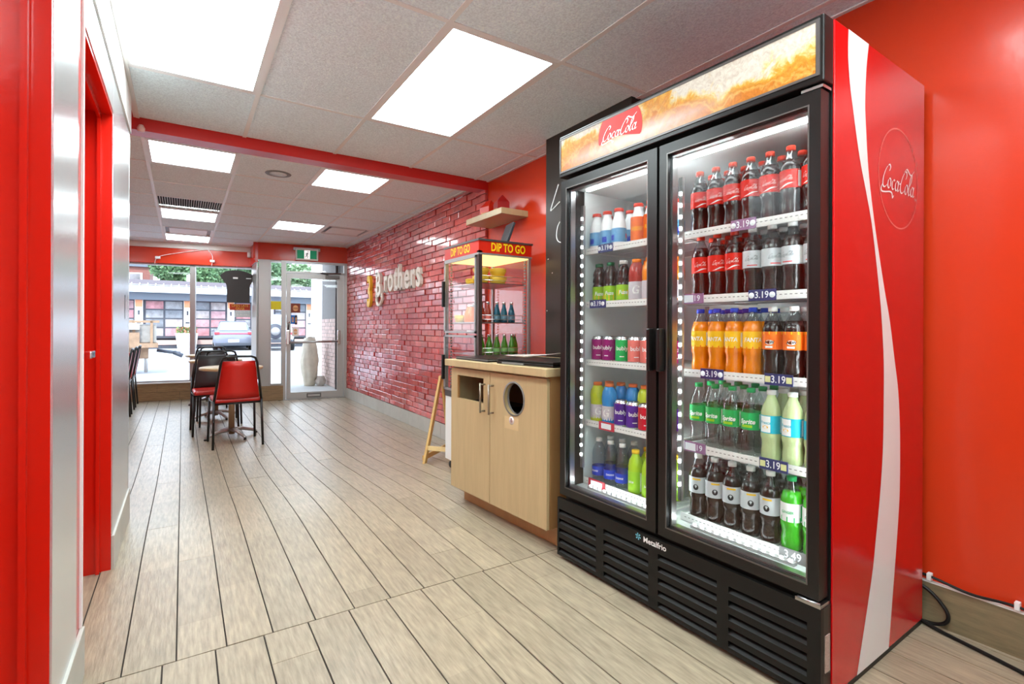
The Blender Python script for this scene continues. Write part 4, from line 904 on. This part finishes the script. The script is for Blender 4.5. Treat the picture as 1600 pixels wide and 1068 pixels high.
chair('b', .32, 8.60, rad(0), 'black backed chair farthest along the row near the window')
for i, y in enumerate((7.95, 8.62, 9.28)): chair('r', -.80, y, rad(90), ['nearest', 'middle', 'farthest'][i]+' of the three chairs at the left wall edge')
def table(x, y, label):
    t = thing('pedestal_table', label, 'table', (x, y, -.085), rad(12), 'round pedestal tables')
    MB().lathe([(.285, .712), (.298, .716), (.30, .726), (.30, .736), (.295, .742)], 40).build('tabletop', M_maple, t)
    MB().lathe([(.030, .03), (.030, .70)], 16).lathe([(.08, .695), (.08, .712)], 16).build('column', mat('column_bronze', srgb(168, 142, 112), .3, metal=.6) if 'column_bronze' not in D.materials else D.materials['column_bronze'], t)
    for q in range(4):
        a = PI/2*q+.2; e_ = MB().tube([(.0, 0, .075), (.12*cos(a), .12*sin(a), .07), (.24*cos(a), .24*sin(a), .035), (.27*cos(a), .27*sin(a), .022)], [.024, .02, .016, .013], 8).build('base_arm', M_alu, t)
        MB().lathe([(.014, 0), (.014, .014)], 10, c=(.265*cos(a), .265*sin(a), 0)).build('foot', M_blk, e_)
    return t
table(.44, 6.16, 'round maple pedestal table behind the red chair'); table(.36, 7.55, 'second round pedestal table in the row'); table(.33, 9.0, 'third round pedestal table nearest the window')

# ---------------------------------------------------------------- shop front (local x along the front, local y outwards)
PH = rad(-9.6); PW = (.95, 9.5, 0); PD = (2.3, 8.62, 0)
def F_(name, mb, m, p0, parent=None, label=None, st=True):
    o = mb.build(name, m, parent)
    if not parent: o.location = p0; o.rotation_euler = (0, 0, PH)
    if st and not parent: o['kind'] = 'structure'
    if label: o['label'] = label
    return o
# window stretch
F_('wall_front', MB().box(-4.0, .04, 0, .12, 2.08, 2.32, 0).box(-4.0, .04, -.02, .1, 2.075, 2.10, 0), M_wall, PW, label='red header over the shop window')
F_('wall_front', B(-4.0, .04, -.03, .12, 2.32, 2.6), M_white, PW, label='white soffit strip above the red header')
kw = F_('wall_front', B(-4.0, .04, .01, .2, -.3, .185), M_grout, PW, label='wood-look tiled kick wall under the shop window')
x = -4.0; row = 0
for row, (z0, z1) in enumerate(((-.085, .045), (.049, .185))):
    x = -4.0-(.3 if row else 0)
    while x < .04:
        a_, b_ = max(x, -4.0), min(x+.6, .04)
        if b_-a_ > .02: B(a_+.002, b_-.002, 0, .012, z0, z1).build('base_tile', M_tileh, kw)
        x += .6
F_('trim_3', B(-4.0, .04, -.025, .2, .185, .2), M_white2, PW, label='white window sill')
wf = F_('window_1', MB().box(-.872, -.80, .03, .13, .2, 2.08), M_alu, PW, label='aluminium framed shop window')
for a_, b_ in ((-4.0, -3.93), (-2.45, -2.38), (.042, .13)): B(a_, b_, .03, .13, .2, 2.08).build('window_frame', M_alu, wf)
B(-4.0, .04, .03, .13, 2.05, 2.08).build('window_frame', M_alu, wf); B(-4.0, .04, .03, .13, .2, .225).build('window_frame', M_alu, wf)
for a_, b_ in ((-3.93, -2.45), (-2.38, -.872), (-.80, .03)): B(a_, b_, .075, .083, .225, 2.05).build('window_pane', M_pane, wf)
# return between window and door stretches
struct('wall_return', B(.945, .985, 8.84, 9.55, 2.09, 2.6), M_trimred, label='short red return above the window corner')
struct('trim_4', B(.968, .985, 8.87, 9.55, -.2, 2.14), M_alu, label='aluminium corner post beside the shop window')
# door stretch
F_('wall_front', B(-1.398, .03, 0, .14, 2.14, 2.6), M_wall, PD, label='red bulkhead over the entrance door')
F_('trim_5', MB().box(-1.325, -1.165, .0, .14, .15, 2.14), M_alu, PD, label='wide aluminium post left of the entrance')
k2 = F_('wall_front', B(-1.36, -.965, .01, .2, -.3, .15), M_grout, PD, label='tiled kick wall left of the door'); B(-1.36, -.966, -.004, .012, -.085, .15).build('base_tile', M_tileh, k2)
sw = F_('window_2', MB().box(-1.175, -1.15, .03, .12, .15, 2.14), M_alu, PD, label='narrow sidelight window beside the door')
B(-1.0, -.93, .0, .13, -.2, 2.14).build('window_frame', M_alu, sw); B(-1.15, -1.0, .03, .12, 2.11, 2.14).build('window_frame', M_alu, sw); B(-1.15, -1.0, .03, .12, .15, .18).build('window_frame', M_alu, sw)
B(-1.15, -1.0, .075, .082, .18, 2.11).build('window_pane', M_pane, sw)
tw = F_('window_3', MB().box(-.93, -.02, .0, .12, 2.11, 2.14).box(-.93, -.02, .0, .12, 1.945, 1.975), M_alu, PD, label='transom window over the entrance door'); B(-.93, -.05, .06, .067, 1.975, 2.11).build('window_pane', M_pane, tw); B(-.05, .0, .0, .12, -.1, 2.14).build('window_frame', M_alu, tw)
dr = F_('door_3', MB().box(-.925, -.86, .02, .065, -.075, 1.94).box(-.155, -.055, .02, .065, -.075, 1.94).box(-.86, -.155, .02, .065, 1.865, 1.94).box(-.86, -.155, .02, .065, -.075, .03), M_alu, PD, label='aluminium framed glass entrance door')
B(-.86, -.155, .038, .045, .03, 1.865).build('door_pane', M_pane, dr)
MB().tube([(-.90, -.02, .83), (-.12, -.02, .85)], .018, 10).build('push_bar', M_alu, dr)
for x_, z_ in ((-.90, .90), (-.13, .90)): B(x_-.022, x_+.022, -.05, .02, z_-.10, z_+.13, bev=.008).build('bar_bracket', M_chrome, dr)
MB().tube([(-.90, -.03, .95), (-.895, -.04, 1.05), (-.89, .0, 1.12)], .009).build('pull_handle', M_blk, dr)
MB().lathe([(.02, .005), (.02, .02)], 14, axis='Y', c=(-.895, 0, 1.155)).build('lock_cylinder', M_chrome, dr)
B(-.34, -.12, -.03, .02, 1.875, 1.925, bev=.004).build('closer_body', M_aludark, dr); MB().tube([(-.30, -.02, 1.935), (-.42, -.06, 1.955), (-.10, -.02, 1.965)], .008).build('closer_arm', M_aludark, dr)
B(-.62, -.40, -.006, .02, -.06, .01, bev=.004).build('mail_slot', M_aludark, dr); B(-.60, -.42, -.009, -.005, -.04, -.01).build('slot_flap', M_alu, dr)
F_('trim_6', B(-.95, .02, .0, .2, -.10, -.078), M_alu, PD, label='aluminium door threshold')
F_('trim_7', B(.0, .04, -.01, .14, -.1, 2.14), M_trimred, PD, label='red strip between door frame and brick wall')
# things fixed on glass / header
def onf(p0, a, off, z): return (p0[0]+a*cos(PH)+off*sin(PH), p0[1]+a*sin(PH)-off*cos(PH), z)
ex = thing('exit_sign', 'green and white running man exit sign over the door', 'sign', onf(PD, -.625, .05, 2.15), PH)
B(-.17, .17, -.02, .02, .0, .185, bev=.006).build('housing', M_white2, ex)
B(-.145, .145, -.0225, -.02, .025, .16).build('face', emit('exit_green', srgb(10, 130, 90), .45), ex)
m = MB().box(-.04, .045, -.0235, -.0225, .025, .16); m.build('doorway_panel', emit('exit_white', (1, 1, 1), .8), ex)
m = MB(); y_ = -.0245
def limb(P, w_):
    for (x0_, z0_), (x1_, z1_) in zip(P, P[1:]):
        L_ = math.hypot(x1_-x0_, z1_-z0_); nx, nz = -(z1_-z0_)/L_*w_, (x1_-x0_)/L_*w_
        m.add([(x0_+nx, y_, z0_+nz), (x0_-nx, y_, z0_-nz), (x1_-nx, y_, z1_-nz), (x1_+nx, y_, z1_+nz)], [(0, 1, 2, 3)])
limb([(.008, .118), (-.004, .08)], .008); limb([(-.004, .08), (.016, .062), (.008, .038)], .005); limb([(-.004, .08), (-.014, .056), (-.032, .05)], .005); limb([(.008, .115), (-.014, .108), (-.022, .09)], .004); limb([(.008, .115), (.022, .098), (.034, .104)], .004)
m.add([(.016+.009*cos(2*PI*i/12), y_, .134+.009*sin(2*PI*i/12)) for i in range(12)], [tuple(range(12))])
m.build('running_figure', mat('exit_black', srgb(10, 40, 30), .5), ex)
B(-.20, .20, -.015, .015, .186, .20).build('bracket', M_alu, ex)
for x_ in (-.20, .17): B(x_, x_+.03, -.02, .02, .155, .20, bev=.004).build('lamp_head', M_alu, ex)
ms = B(-.025, .025, -.03, .03, -.045, .045, bev=.008).build('motion_sensor', M_white2, loc=onf(PW, -.02, .06, 2.27), rot=(0, 0, PH)); tag(ms, 'small white motion sensor in the corner by the bulkhead', 'sensor')
# chef-hat shaped black board
hb = []
for x_, z_ in spline([(.19, 1.475), (.19, 1.70), (.20, 1.78), (.245, 1.86), (.235, 1.93), (.12, 1.985), (-.02, 2.005), (-.14, 1.985), (-.225, 1.93), (-.23, 1.88), (-.17, 1.80), (-.145, 1.72), (-.145, 1.475)], 3): hb.append((x_-.05, z_))
bo = F_('hanging_board', MB().prism(hb, 0, .012, 'XZ'), mat('board_black', srgb(44, 38, 36), .5), PW, st=False); bo.location = onf(PW, -.145, .10, 0); tag(bo, 'black chef-hat shaped board hanging in the shop window', 'sign')
for x_ in (-.07, .12): B(x_-.035, x_+.035 if x_ < 0 else x_+.04, -.002, 0, 1.862 if x_ < 0 else 1.868, 1.89 if x_ < 0 else 1.88).build('sticker', M_white2, bo)
MB().tube([(-.05, .006, 2.00), (-.05, .006, 2.075)], .002, 5).build('hanging_string', M_white2, bo)
po = thing('window_poster', 'orange-red opening poster under the black hanging board', 'poster', onf(PW, -.15, .02, 1.24), PH)
B(-.155, .145, 0, .003, .115, .215).build('top_panel', mat('poster_orange', srgb(200, 60, 20), .5), po); m = MB(); put_text(m, 'OPEN LATE', .06, frame((-.005, -.0012, .188), (1, 0, 0), (0, 0, 1)), sx=.8, bold=.01); put_text(m, 'GRAB', .05, frame((-.005, -.0012, .14), (1, 0, 0), (0, 0, 1)), sx=1, bold=.01); m.build('lettering', mat('poster_yellow', srgb(245, 190, 60), .5), po)
B(-.08, .155, 0, .003, .0, .112).build('lower_panel', mat('poster_pale', srgb(196, 204, 206), .5), po); m = MB(); put_text(m, 'CHEDROS', .05, frame((.035, -.0012, .085), (1, 0, 0), (0, 0, 1)), sx=.85, bold=.012); put_text(m, 'BURGERS', .05, frame((.035, -.0012, .035), (1, 0, 0), (0, 0, 1)), sx=.85, bold=.012); m.build('lettering', M_white2, po)
# the strung cable across the header
wc = thing('window_cable', 'thin white cable with two plugs strung over the window header', 'cable', onf(PW, 0, .0, 0), PH)
MB().tube(spline([(-1.33, -.05, 2.06), (-1.28, -.04, 2.17), (-1.0, -.03, 2.25), (-.60, -.03, 2.33)], 5), .004, 5).build('cord', M_white2, wc)
MB().tube(spline([(-.62, -.03, 2.33), (-.55, -.04, 2.22), (-.56, -.05, 2.06)], 5), .004, 5).build('cord', M_white2, wc)
for x_, z_ in ((-1.29, 2.155), (-.55, 2.14)): B(x_-.035, x_+.035, -.06, -.03, z_-.02, z_+.02, bev=.008).build('plug', M_white2, wc)
def sticker(p0, a0, a1, z0, z1, col, lbl, off=.02, icon=None):
    o = thing('glass_sticker', lbl, 'sticker', onf(p0, (a0+a1)/2, -.035 if icon else -.07, (z0+z1)/2), PH); w_, h_ = (a1-a0)/2, (z1-z0)/2
    B(-w_, w_, 0, .002, -h_, h_).build('backing', mat('sticker_%d%d' % (int(col[0]*99), int(col[2]*99)), col, .5), o)
    if icon:
        m = MB(); 
        for q in (0, 1): n = 14; m.add([(w_*.55*cos(PI*i/n), -.001, (.1 if q == 0 else -.25)*h_+h_*(.5 if q == 0 else -.35)*sin(PI*i/n)) for i in range(n+1)], [tuple(range(n+1))])
        m.box(-w_*.6, w_*.6, -.0012, -.0008, -h_*.12, h_*.0)
        m.build('bun_icon', mat('icon_'+icon, srgb(225, 170, 110), .5), o)
    return o
sticker(PD, -1.15, -1.0, 1.36, 1.49, srgb(240, 220, 20), 'yellow sticker on the narrow sidelight window')
sticker(PD, -.86, -.72, 1.31, 1.46, srgb(130, 50, 20), 'brown sticker with a bun picture on the door glass', icon='tan')
sticker(PD, -.86, -.80, 1.13, 1.27, srgb(20, 110, 200), 'blue sticker at the left edge of the door glass', icon='blue')
sticker(PD, -.80, -.765, 1.12, 1.27, srgb(20, 26, 40), 'black sticker beside the blue one on the door glass', icon='blk')
sticker(PD, -.84, -.74, .93, 1.08, srgb(235, 232, 230), 'white sticker with red emblem low on the door glass', icon='red')

# ---------------------------------------------------------------- outside
M_road = mat('asphalt', srgb(168, 168, 170), .9, var=.12, vscale=.6, worldco=True); M_walk = mat('concrete_walk', srgb(188, 184, 176), .9, var=.08, vscale=2, worldco=True)
struct('ground_outside', B(-60, 60, 12.2, 120, -.5, -.2), M_road, label='pale grey asphalt street')
struct('sidewalk', B(-60, 60, 8.72, 12.2, -.5, -.11), M_walk, label='concrete sidewalk in front of the shop')
# neighbouring wall at the right of the door, stone and post
nw = struct('wall_outside', B(2.50, 2.8, 8.85, 11.35, 1.20, 3.4), mat('grey_stucco', srgb(128, 124, 120), .9, bump=.8, bscale=60, var=.15, vscale=30), label='grey stucco wall outside right of the door')
nb = struct('wall_outside', B(2.50, 2.8, 8.85, 11.35, -.3, 1.20), mat('pink_mortar', srgb(170, 158, 150), .9), label='weathered pale pink brick wall outside the door')
M_pb = mat('pale_pink_brick', srgb(206, 180, 170), .85, bump=.5, bscale=40, objvar=.12)
z = -.1; r = 0
while z < 1.18:
    y = 8.85-(.1 if r % 2 else 0)
    while y < 11.35:
        a_, b_ = max(y, 8.85), min(y+.21, 11.35)
        if b_-a_ > .03: B(2.488+random.uniform(-.004, .004), 2.52, a_+.006, b_-.006, z+.005, z+.070).build('brick', M_pb, nb)
        y += .21
    z += .075; r += 1
dp = MB().tube([(2.46, 9.95, -.1), (2.46, 9.95, 3.2)], .028, 10); o = dp.build('downpipe', mat('downpipe_brown', srgb(70, 60, 56), .5)); tag(o, 'dark brown downpipe on the outside brick wall', 'pipe')
# rugged stone pillar
def rock(name, c, sx_, sy_, sz_, seed, col, lbl, cat):
    bm = bmesh.new(); bmesh.ops.create_icosphere(bm, subdivisions=4, radius=1)
    for v in bm.verts:
        p = v.co.copy(); q = max(abs(p.x), abs(p.y)); p.x *= .8+.35*(1-abs(p.z)); p.y *= .8+.35*(1-abs(p.z)); n_ = noise.noise(p*1.8+Vector((seed, 0, 0)))*.16+noise.noise(p*5+Vector((0, seed, 0)))*.07
        z_ = max(-1, min(1, p.z*1.5)); v.co = Vector((p.x*(1+n_)*sx_, p.y*(1+n_)*sy_, (z_+1)*sz_*(1+n_*.2)))
    m = MB(); m.addbm(bm, 0, True); o = m.build(name, mat(name+'_stone', col, .9, bump=.8, bscale=14, var=.15, vscale=6)); o.location = c; return tag(o, lbl, cat)
rock('stone_pillar', (2.17, 10.95, -.11), .155, .16, .49, 3, srgb(216, 206, 186), 'tall rough pale stone outside the entrance door', 'stone')
rock('rock', (2.36, 10.80, -.11), .09, .1, .10, 9, srgb(190, 180, 170), 'small round rock at the foot of the tall stone', 'stone')
o = B(-.13, .13, -.13, .13, -.4, 3.4, bev=.02).build('white_post', mat('post_white', srgb(226, 226, 226), .6), loc=(3.05, 14.4, 0)); tag(o, 'white square post outside seen through the door glass', 'post')

# shop building across the street (front at y = 36)
bd = thing('shop_building', 'long low shop with glazed garage doors and metal roof across the street', 'building', (0, 36, -.2))
M_bd = mat('slate_blue_grey', srgb(104, 114, 126), .7); M_bk = mat('frame_dark', srgb(62, 68, 78), .6); M_roofm = mat('ribbed_metal_roof', srgb(206, 210, 214), .45, metal=.2)
M_bgl = mat('shop_glass', srgb(120, 118, 122), .15, var=.5, vscale=2.2, spec=.8)
MB().box(-14, 30, .3, 8, 0, 3.7).build('walls', M_bk, bd)
B(-14, 30, -.5, .3, 2.80, 3.28).build('beam', M_bd, bd); B(-14, 30, .6, .9, 3.75, 4.02).build('parapet', mat('parapet_brown', srgb(110, 104, 110), .7), bd)
rf = MB().add([(-14, -1.0, 3.28), (30, -1.0, 3.28), (30, .7, 3.78), (-14, .7, 3.78), (-14, -1.0, 3.20), (30, -1.0, 3.20), (30, .7, 3.70), (-14, .7, 3.70)], [(0, 1, 2, 3), (7, 6, 5, 4), (0, 4, 5, 1), (3, 2, 6, 7)]).build('metal_roof', M_roofm, bd)
m = MB(); x = -13.9
while x < 30: m.add([(x, -1.0, 3.29), (x+.06, -1.0, 3.29), (x+.06, .7, 3.79), (x, .7, 3.79), (x, -1.0, 3.36), (x+.06, -1.0, 3.36), (x+.06, .7, 3.86), (x, .7, 3.86)], [(0, 1, 5, 4), (4, 5, 6, 7), (0, 4, 7, 3), (1, 2, 6, 5)]); x += .38
tag(m.build('roof_ribs', M_roofm, rf), kind='stuff')
M_pan = [mat('shop_goods_%d' % i, c_, .6, var=.45, vscale=2.5) for i, c_ in enumerate((srgb(176, 140, 146), srgb(140, 142, 146), srgb(166, 158, 158), srgb(176, 124, 130), srgb(118, 124, 132)))]
bays = [(-7.0, -4.7), (-4.4, -2.3), (-1.83, .03), (.55, 2.25), (2.75, 4.5), (5.0, 6.9), (7.3, 9.2), (9.6, 11.5)]
for bi, (x0, x1) in enumerate(bays):
    fb = B(x0-.06, x1+.06, .0, .1, .6, 2.82).build('garage_door', M_bk, bd)
    for i in range(2):
        for j in range(4):
            w_ = (x1-x0)/2; h_ = 2.1/4; B(x0+w_*i+.05, x0+w_*(i+1)-.05, -.02, .0, .68+h_*j+.05, .68+h_*(j+1)-.03).build('pane', M_pan[(i*3+j*2+bi) % 5], fb)
for i, (x, c_) in enumerate(((-2.10, 0), (.24, 0), (2.5, 0), (4.72, 0), (-4.55, 0), (7.1, 0), (9.4, 0))):
    p_ = B(x-.19, x+.19, -.12, .0, .45, 2.85).build('poster_column', M_white2, bd)
    B(x-.17, x+.17, -.13, -.12, 2.4, 2.8).build('orange_top', mat('poster_peach%d' % i, srgb(222, 150, 110), .6), p_); B(x-.05, x+.05, -.13, -.12, 1.95, 2.2).build('emblem', M_bk, p_); B(x-.1, x+.1, -.13, -.12, 1.45, 1.55).build('emblem', M_bk, p_)
B(-14, 30, -.3, .3, .0, .22).build('dark_plinth', M_bk, bd); B(-14, 30, -.35, .3, .22, .48).build('pink_plinth', mat('plinth_pink', srgb(200, 168, 158), .7), bd)
B(.2, .6, .9, 1.3, 3.7, 4.45).build('roof_vent', M_white2, bd)
# brick house behind, left
bh = thing('brick_house', 'red-brown brick house with one white window behind the shop', 'building', (-7.3, 52, -.2))
MB().box(-5, 5.0, 0, 6, 0, 6.2).build('walls', mat('house_brick', srgb(140, 92, 84), .8, var=.15, vscale=6), bh); B(-5.2, 5.2, -.2, 6.2, 6.2, 6.5).build('roof', M_bd, bh)
wn = B(3.5, 4.5, -.1, .1, 5.0, 5.7).build('window', M_white2, bh); B(3.65, 4.35, -.12, -.1, 5.1, 5.6).build('pane', M_bgl, wn)
# trees
def tree(x, y, h, r, seed, col, lbl):
    t = thing('leafy_tree', lbl, 'tree', (x, y, -.2), 0, 'trees behind the shop'); rnd = random.Random(seed)
    MB().tube([(0, 0, 0), (.1, 0, h*.35), (0, .1, h*.6)], [.28, .22, .12], 8).build('trunk', mat('bark%d' % seed, srgb(90, 76, 64), .9), t)
    V = []; F = []; cl = [(rnd.uniform(-r, r)*.75, rnd.uniform(-r, r)*.6, h*.66+rnd.uniform(-.5, .6)*r*.75, r*rnd.uniform(.35, .55)) for _ in range(15)]
    for i in range(5200):
        cxx, cyy, czz, cr = rnd.choice(cl); d_ = Vector((rnd.gauss(0, 1), rnd.gauss(0, 1), rnd.gauss(0, 1))).normalized()*cr*rnd.uniform(.75, 1.05)
        c_ = Vector((cxx, cyy, czz))+d_; u_ = Vector((rnd.gauss(0, 1), rnd.gauss(0, 1), rnd.gauss(0, 1))).normalized(); v_ = u_.cross(Vector((rnd.gauss(0, 1), rnd.gauss(0, 1), rnd.gauss(0, 1)))).normalized(); s_ = rnd.uniform(.10, .2)
        k = len(V); V += [c_+u_*s_, c_+v_*s_*.6, c_-u_*s_, c_-v_*s_*.6]; F.append((k, k+1, k+2, k+3))
    o = MB().add(V, F).build('crown', mat('foliage%d' % seed, col, .7, var=.25, vscale=1.2), t, fix=False); o['kind'] = 'stuff'
for i, (x, y, h, r, c_, l_) in enumerate(((.3, 48, 8.0, 2.2, srgb(104, 140, 96), 'rounded green tree just right of the brick house'), (2.6, 55, 9.0, 2.3, srgb(120, 152, 112), 'green tree above the middle of the shop roof'), (5.3, 48, 8.2, 2.2, srgb(96, 130, 92), 'green tree behind the black hanging board'), (9.6, 56, 9.2, 2.5, srgb(130, 160, 120), 'pale green tree seen through the sidelight'), (12.6, 49, 8.2, 2.5, srgb(110, 144, 104), 'green tree seen through the door transom'))):
    tree(x, y, h, r, i+1, c_, l_)
# cars
def car(name, x, y, rz, col, lbl, kind):
    t = thing(name, lbl, 'car', (x, y, -.2), rz); pm = mat(name+'_paint', col, .25, coat=.6, metal=.3); gl = mat(name+'_glass', srgb(170, 196, 200), .1, spec=.9)
    L_ = 2.3
    if kind == 'suv': sec = [(-L_, .35, .55, .86), (-L_-.06, .62, .93, .93), (-L_+.05, .95, 1.02, .93), (-L_+.35, 1.05, 1.08, .90), (-L_+.75, 1.08, 1.6, .68), (-.3, 1.08, 1.66, .70), (.6, 1.05, 1.5, .68), (1.2, 1.0, 1.05, .85), (2.1, .7, .85, .86), (2.35, .5, .6, .8)]
    # body lofted along y: lower body and cabin
    def loft(rings, nm, m_):
        V = []; n = len(rings[0])
        for r_ in rings: V += r_
        F = [(i*n+j, i*n+(j+1) % n, (i+1)*n+(j+1) % n, (i+1)*n+j) for i in range(len(rings)-1) for j in range(n)]+[tuple(range(n)), tuple(range(len(V)-1, len(V)-n-1, -1))]
        return MB().add(V, F, 0, True).build(nm, m_, t)
    def ring(y_, w_, z0_, z1_): return [(-w_*.92, y_, z0_), (w_*.92, y_, z0_), (w_, y_, z0_+(z1_-z0_)*.35), (w_*.97, y_, z1_-.08), (w_*.85, y_, z1_), (-w_*.85, y_, z1_), (-w_*.97, y_, z1_-.08), (-w_, y_, z0_+(z1_-z0_)*.35)]
    if kind == 'suv':
        loft([ring(-2.32, .80, .34, .80), ring(-2.26, .93, .28, 1.0), ring(-2.0, .97, .25, 1.08), ring(0, .98, .22, 1.06), ring(1.6, .95, .25, .98), ring(2.2, .86, .3, .78)], 'body', pm)
        loft([ring(-2.02, .80, 1.0, 1.12), ring(-1.45, .72, 1.0, 1.52), ring(-.6, .70, 1.0, 1.62), ring(.4, .69, 1.0, 1.56), ring(1.15, .78, .98, 1.08)], 'cabin', pm)
        MB().add([(-.66, -2.05, 1.10), (.66, -2.05, 1.10), (.56, -1.50, 1.50), (-.56, -1.50, 1.50), (-.66, -2.02, 1.08), (.66, -2.02, 1.08), (.56, -1.47, 1.48), (-.56, -1.47, 1.48)], [(0, 1, 2, 3), (7, 6, 5, 4), (0, 4, 5, 1), (1, 5, 6, 2), (2, 6, 7, 3), (3, 7, 4, 0)]).build('rear_window', gl, t)
        B(-.80, .80, -2.33, -2.24, .88, .96, bev=.02).build('tail_light_bar', mat('tail_red', srgb(190, 90, 110), .3), t); B(-.26, .26, -2.35, -2.30, .46, .60).build('licence_plate', M_white2, t); B(-.85, .85, -2.345, -2.2, .26, .42, bev=.03).build('bumper', M_bk, t)
    else:
        loft([ring(-2.0, .85, .5, 1.15), ring(-1.95, .92, .45, 1.25), ring(0, .92, .45, 1.2), ring(1.9, .88, .5, 1.15)], 'body', pm); loft([ring(-1.95, .82, 1.15, 1.95), ring(-.2, .80, 1.15, 1.95), ring(.5, .78, 1.15, 1.3)], 'cabin', pm)
        B(-.62, .62, -1.99, -1.95, 1.3, 1.8).build('rear_window', gl, t); MB().lathe([(.38, -2.25), (.40, -2.2), (.40, -2.05), (.36, -2.0)], 24, axis='Y', c=(.0, 0, 1.05)).build('spare_wheel', M_bk, t); MB().lathe([(.22, -2.27), (.22, -2.25)], 18, axis='Y', c=(0, 0, 1.05)).build('spare_hub', M_alu, t); B(-.85, .85, -2.2, -2.0, .45, .62, bev=.03).build('bumper', M_bk, t)
    for sx_ in (-1, 1):
        for yy in (-1.45, 1.45):
            w_ = MB().lathe([(.26, sx_*.98), (.34, sx_*.95), (.35, sx_*.80), (.33, sx_*.74)], 22, axis='X', c=(0, yy, .35)).build('wheel', M_blk, t); MB().lathe([(.2, sx_*.99), (.2, sx_*.975)], 16, axis='X', c=(0, yy, .35)).build('hub', M_alu, w_)
        B(sx_*.78-.12, sx_*.78+.12, -2.335 if kind == 'suv' else -2.03, -2.2 if kind == 'suv' else -1.93, .86, 1.0, bev=.02).build('tail_light', mat(name+'_tl%d' % sx_, srgb(170, 60, 70), .3), t)
        B(sx_*1.0-.07, sx_*1.0+.07, .75, .87, 1.0, 1.14, bev=.02).build('mirror', pm, t)
    return t
car('parked_car', 2.42, 33.3, rad(-3), srgb(120, 126, 140), 'grey sloping-backed car parked facing the shop', 'suv')
car('off_road_car', 4.35, 31.6, rad(-6), srgb(226, 228, 230), 'white off-road car with spare wheel on its back door', 'jeep')
# trailer at the left
tr = thing('flatbed_trailer', 'rusty flatbed trailer with white box parked at the left', 'trailer', (-1.75, 17.2, -.2), rad(4))
M_rust = mat('weathered_wood', srgb(150, 124, 100), .8, var=.3, vscale=6); M_tw = mat('trailer_white', srgb(200, 200, 196), .5)
B(-2.6, 1.15, -.8, .8, .72, .84).build('deck', M_rust, tr); B(-2.6, .75, -.80, -.74, .84, 1.12).build('side_board', M_rust, tr); B(-2.6, .75, -.82, -.76, 1.20, 1.36).build('side_board', M_tw, tr)
for x in (-2.0, -1.2, -.4, .4): B(x, x+.07, -.84, -.78, .75, 1.38).build('stake', M_bk, tr)
B(.45, 1.12, -.68, .5, .84, 1.34, bev=.03).build('tool_box', mat('dull_grey_box', srgb(150, 148, 142), .6, var=.3, vscale=5), tr); MB().box(.60, .66, -.74, -.70, .84, 1.42).box(.98, 1.04, -.74, -.70, .84, 1.42).box(.42, 1.18, -.74, -.68, 1.38, 1.44).build('box_frame', M_rust, tr)
B(.35, .95, -.5, .5, .42, .72).build('frame_box', M_rust, tr); MB().tube([(1.15, 0, .62), (1.7, 0, .52)], .045).tube([(1.55, 0, .55), (1.75, -.05, .45)], .06).build('hitch', M_bk, tr)
MB().tube([(.9, -.3, .7), (.9, -.3, .04)], .04).build('jack_stand', M_alu, tr)
for x in (-1.9, -1.0):
    MB().lathe([(.2, -.95), (.34, -.92), (.36, -.8), (.34, -.72)], 20, axis='Y', c=(x, 0, .36)).build('wheel', M_blk, tr); MB().lathe([(.34, .72), (.36, .8), (.34, .92)], 20, axis='Y', c=(x, 0, .36)).build('wheel', M_blk, tr)
# planter
pl = thing('concrete_planter', 'pale concrete planter box with flowers by the shop wall', 'planter', (.2, 35.0, -.2))
MB().add([(-.45, -.35, 0), (.45, -.35, 0), (.45, .35, 0), (-.45, .35, 0), (-.55, -.45, .9), (.55, -.45, .9), (.55, .45, .9), (-.55, .45, .9)], [(3, 2, 1, 0), (4, 5, 6, 7), (0, 1, 5, 4), (1, 2, 6, 5), (2, 3, 7, 6), (3, 0, 4, 7)]).build('box', M_tw, pl)
m = MB()
for i in range(260):
    c_ = Vector((random.uniform(-.5, .5), random.uniform(-.4, .4), .9+random.uniform(0, .35))); u_ = Vector((random.gauss(0, 1), random.gauss(0, 1), random.gauss(0, 1))).normalized()*.08; v_ = u_.cross(Vector((random.random(), random.random(), 1))).normalized()*.05; m.add([c_+u_, c_+v_, c_-u_, c_-v_], [(0, 1, 2, 3)], i % 3 == 0)
tag(m.build('plants', [mat('planter_leaves', srgb(110, 140, 80), .7), mat('planter_flowers', srgb(214, 140, 110), .6)], pl, fix=False), kind='stuff')
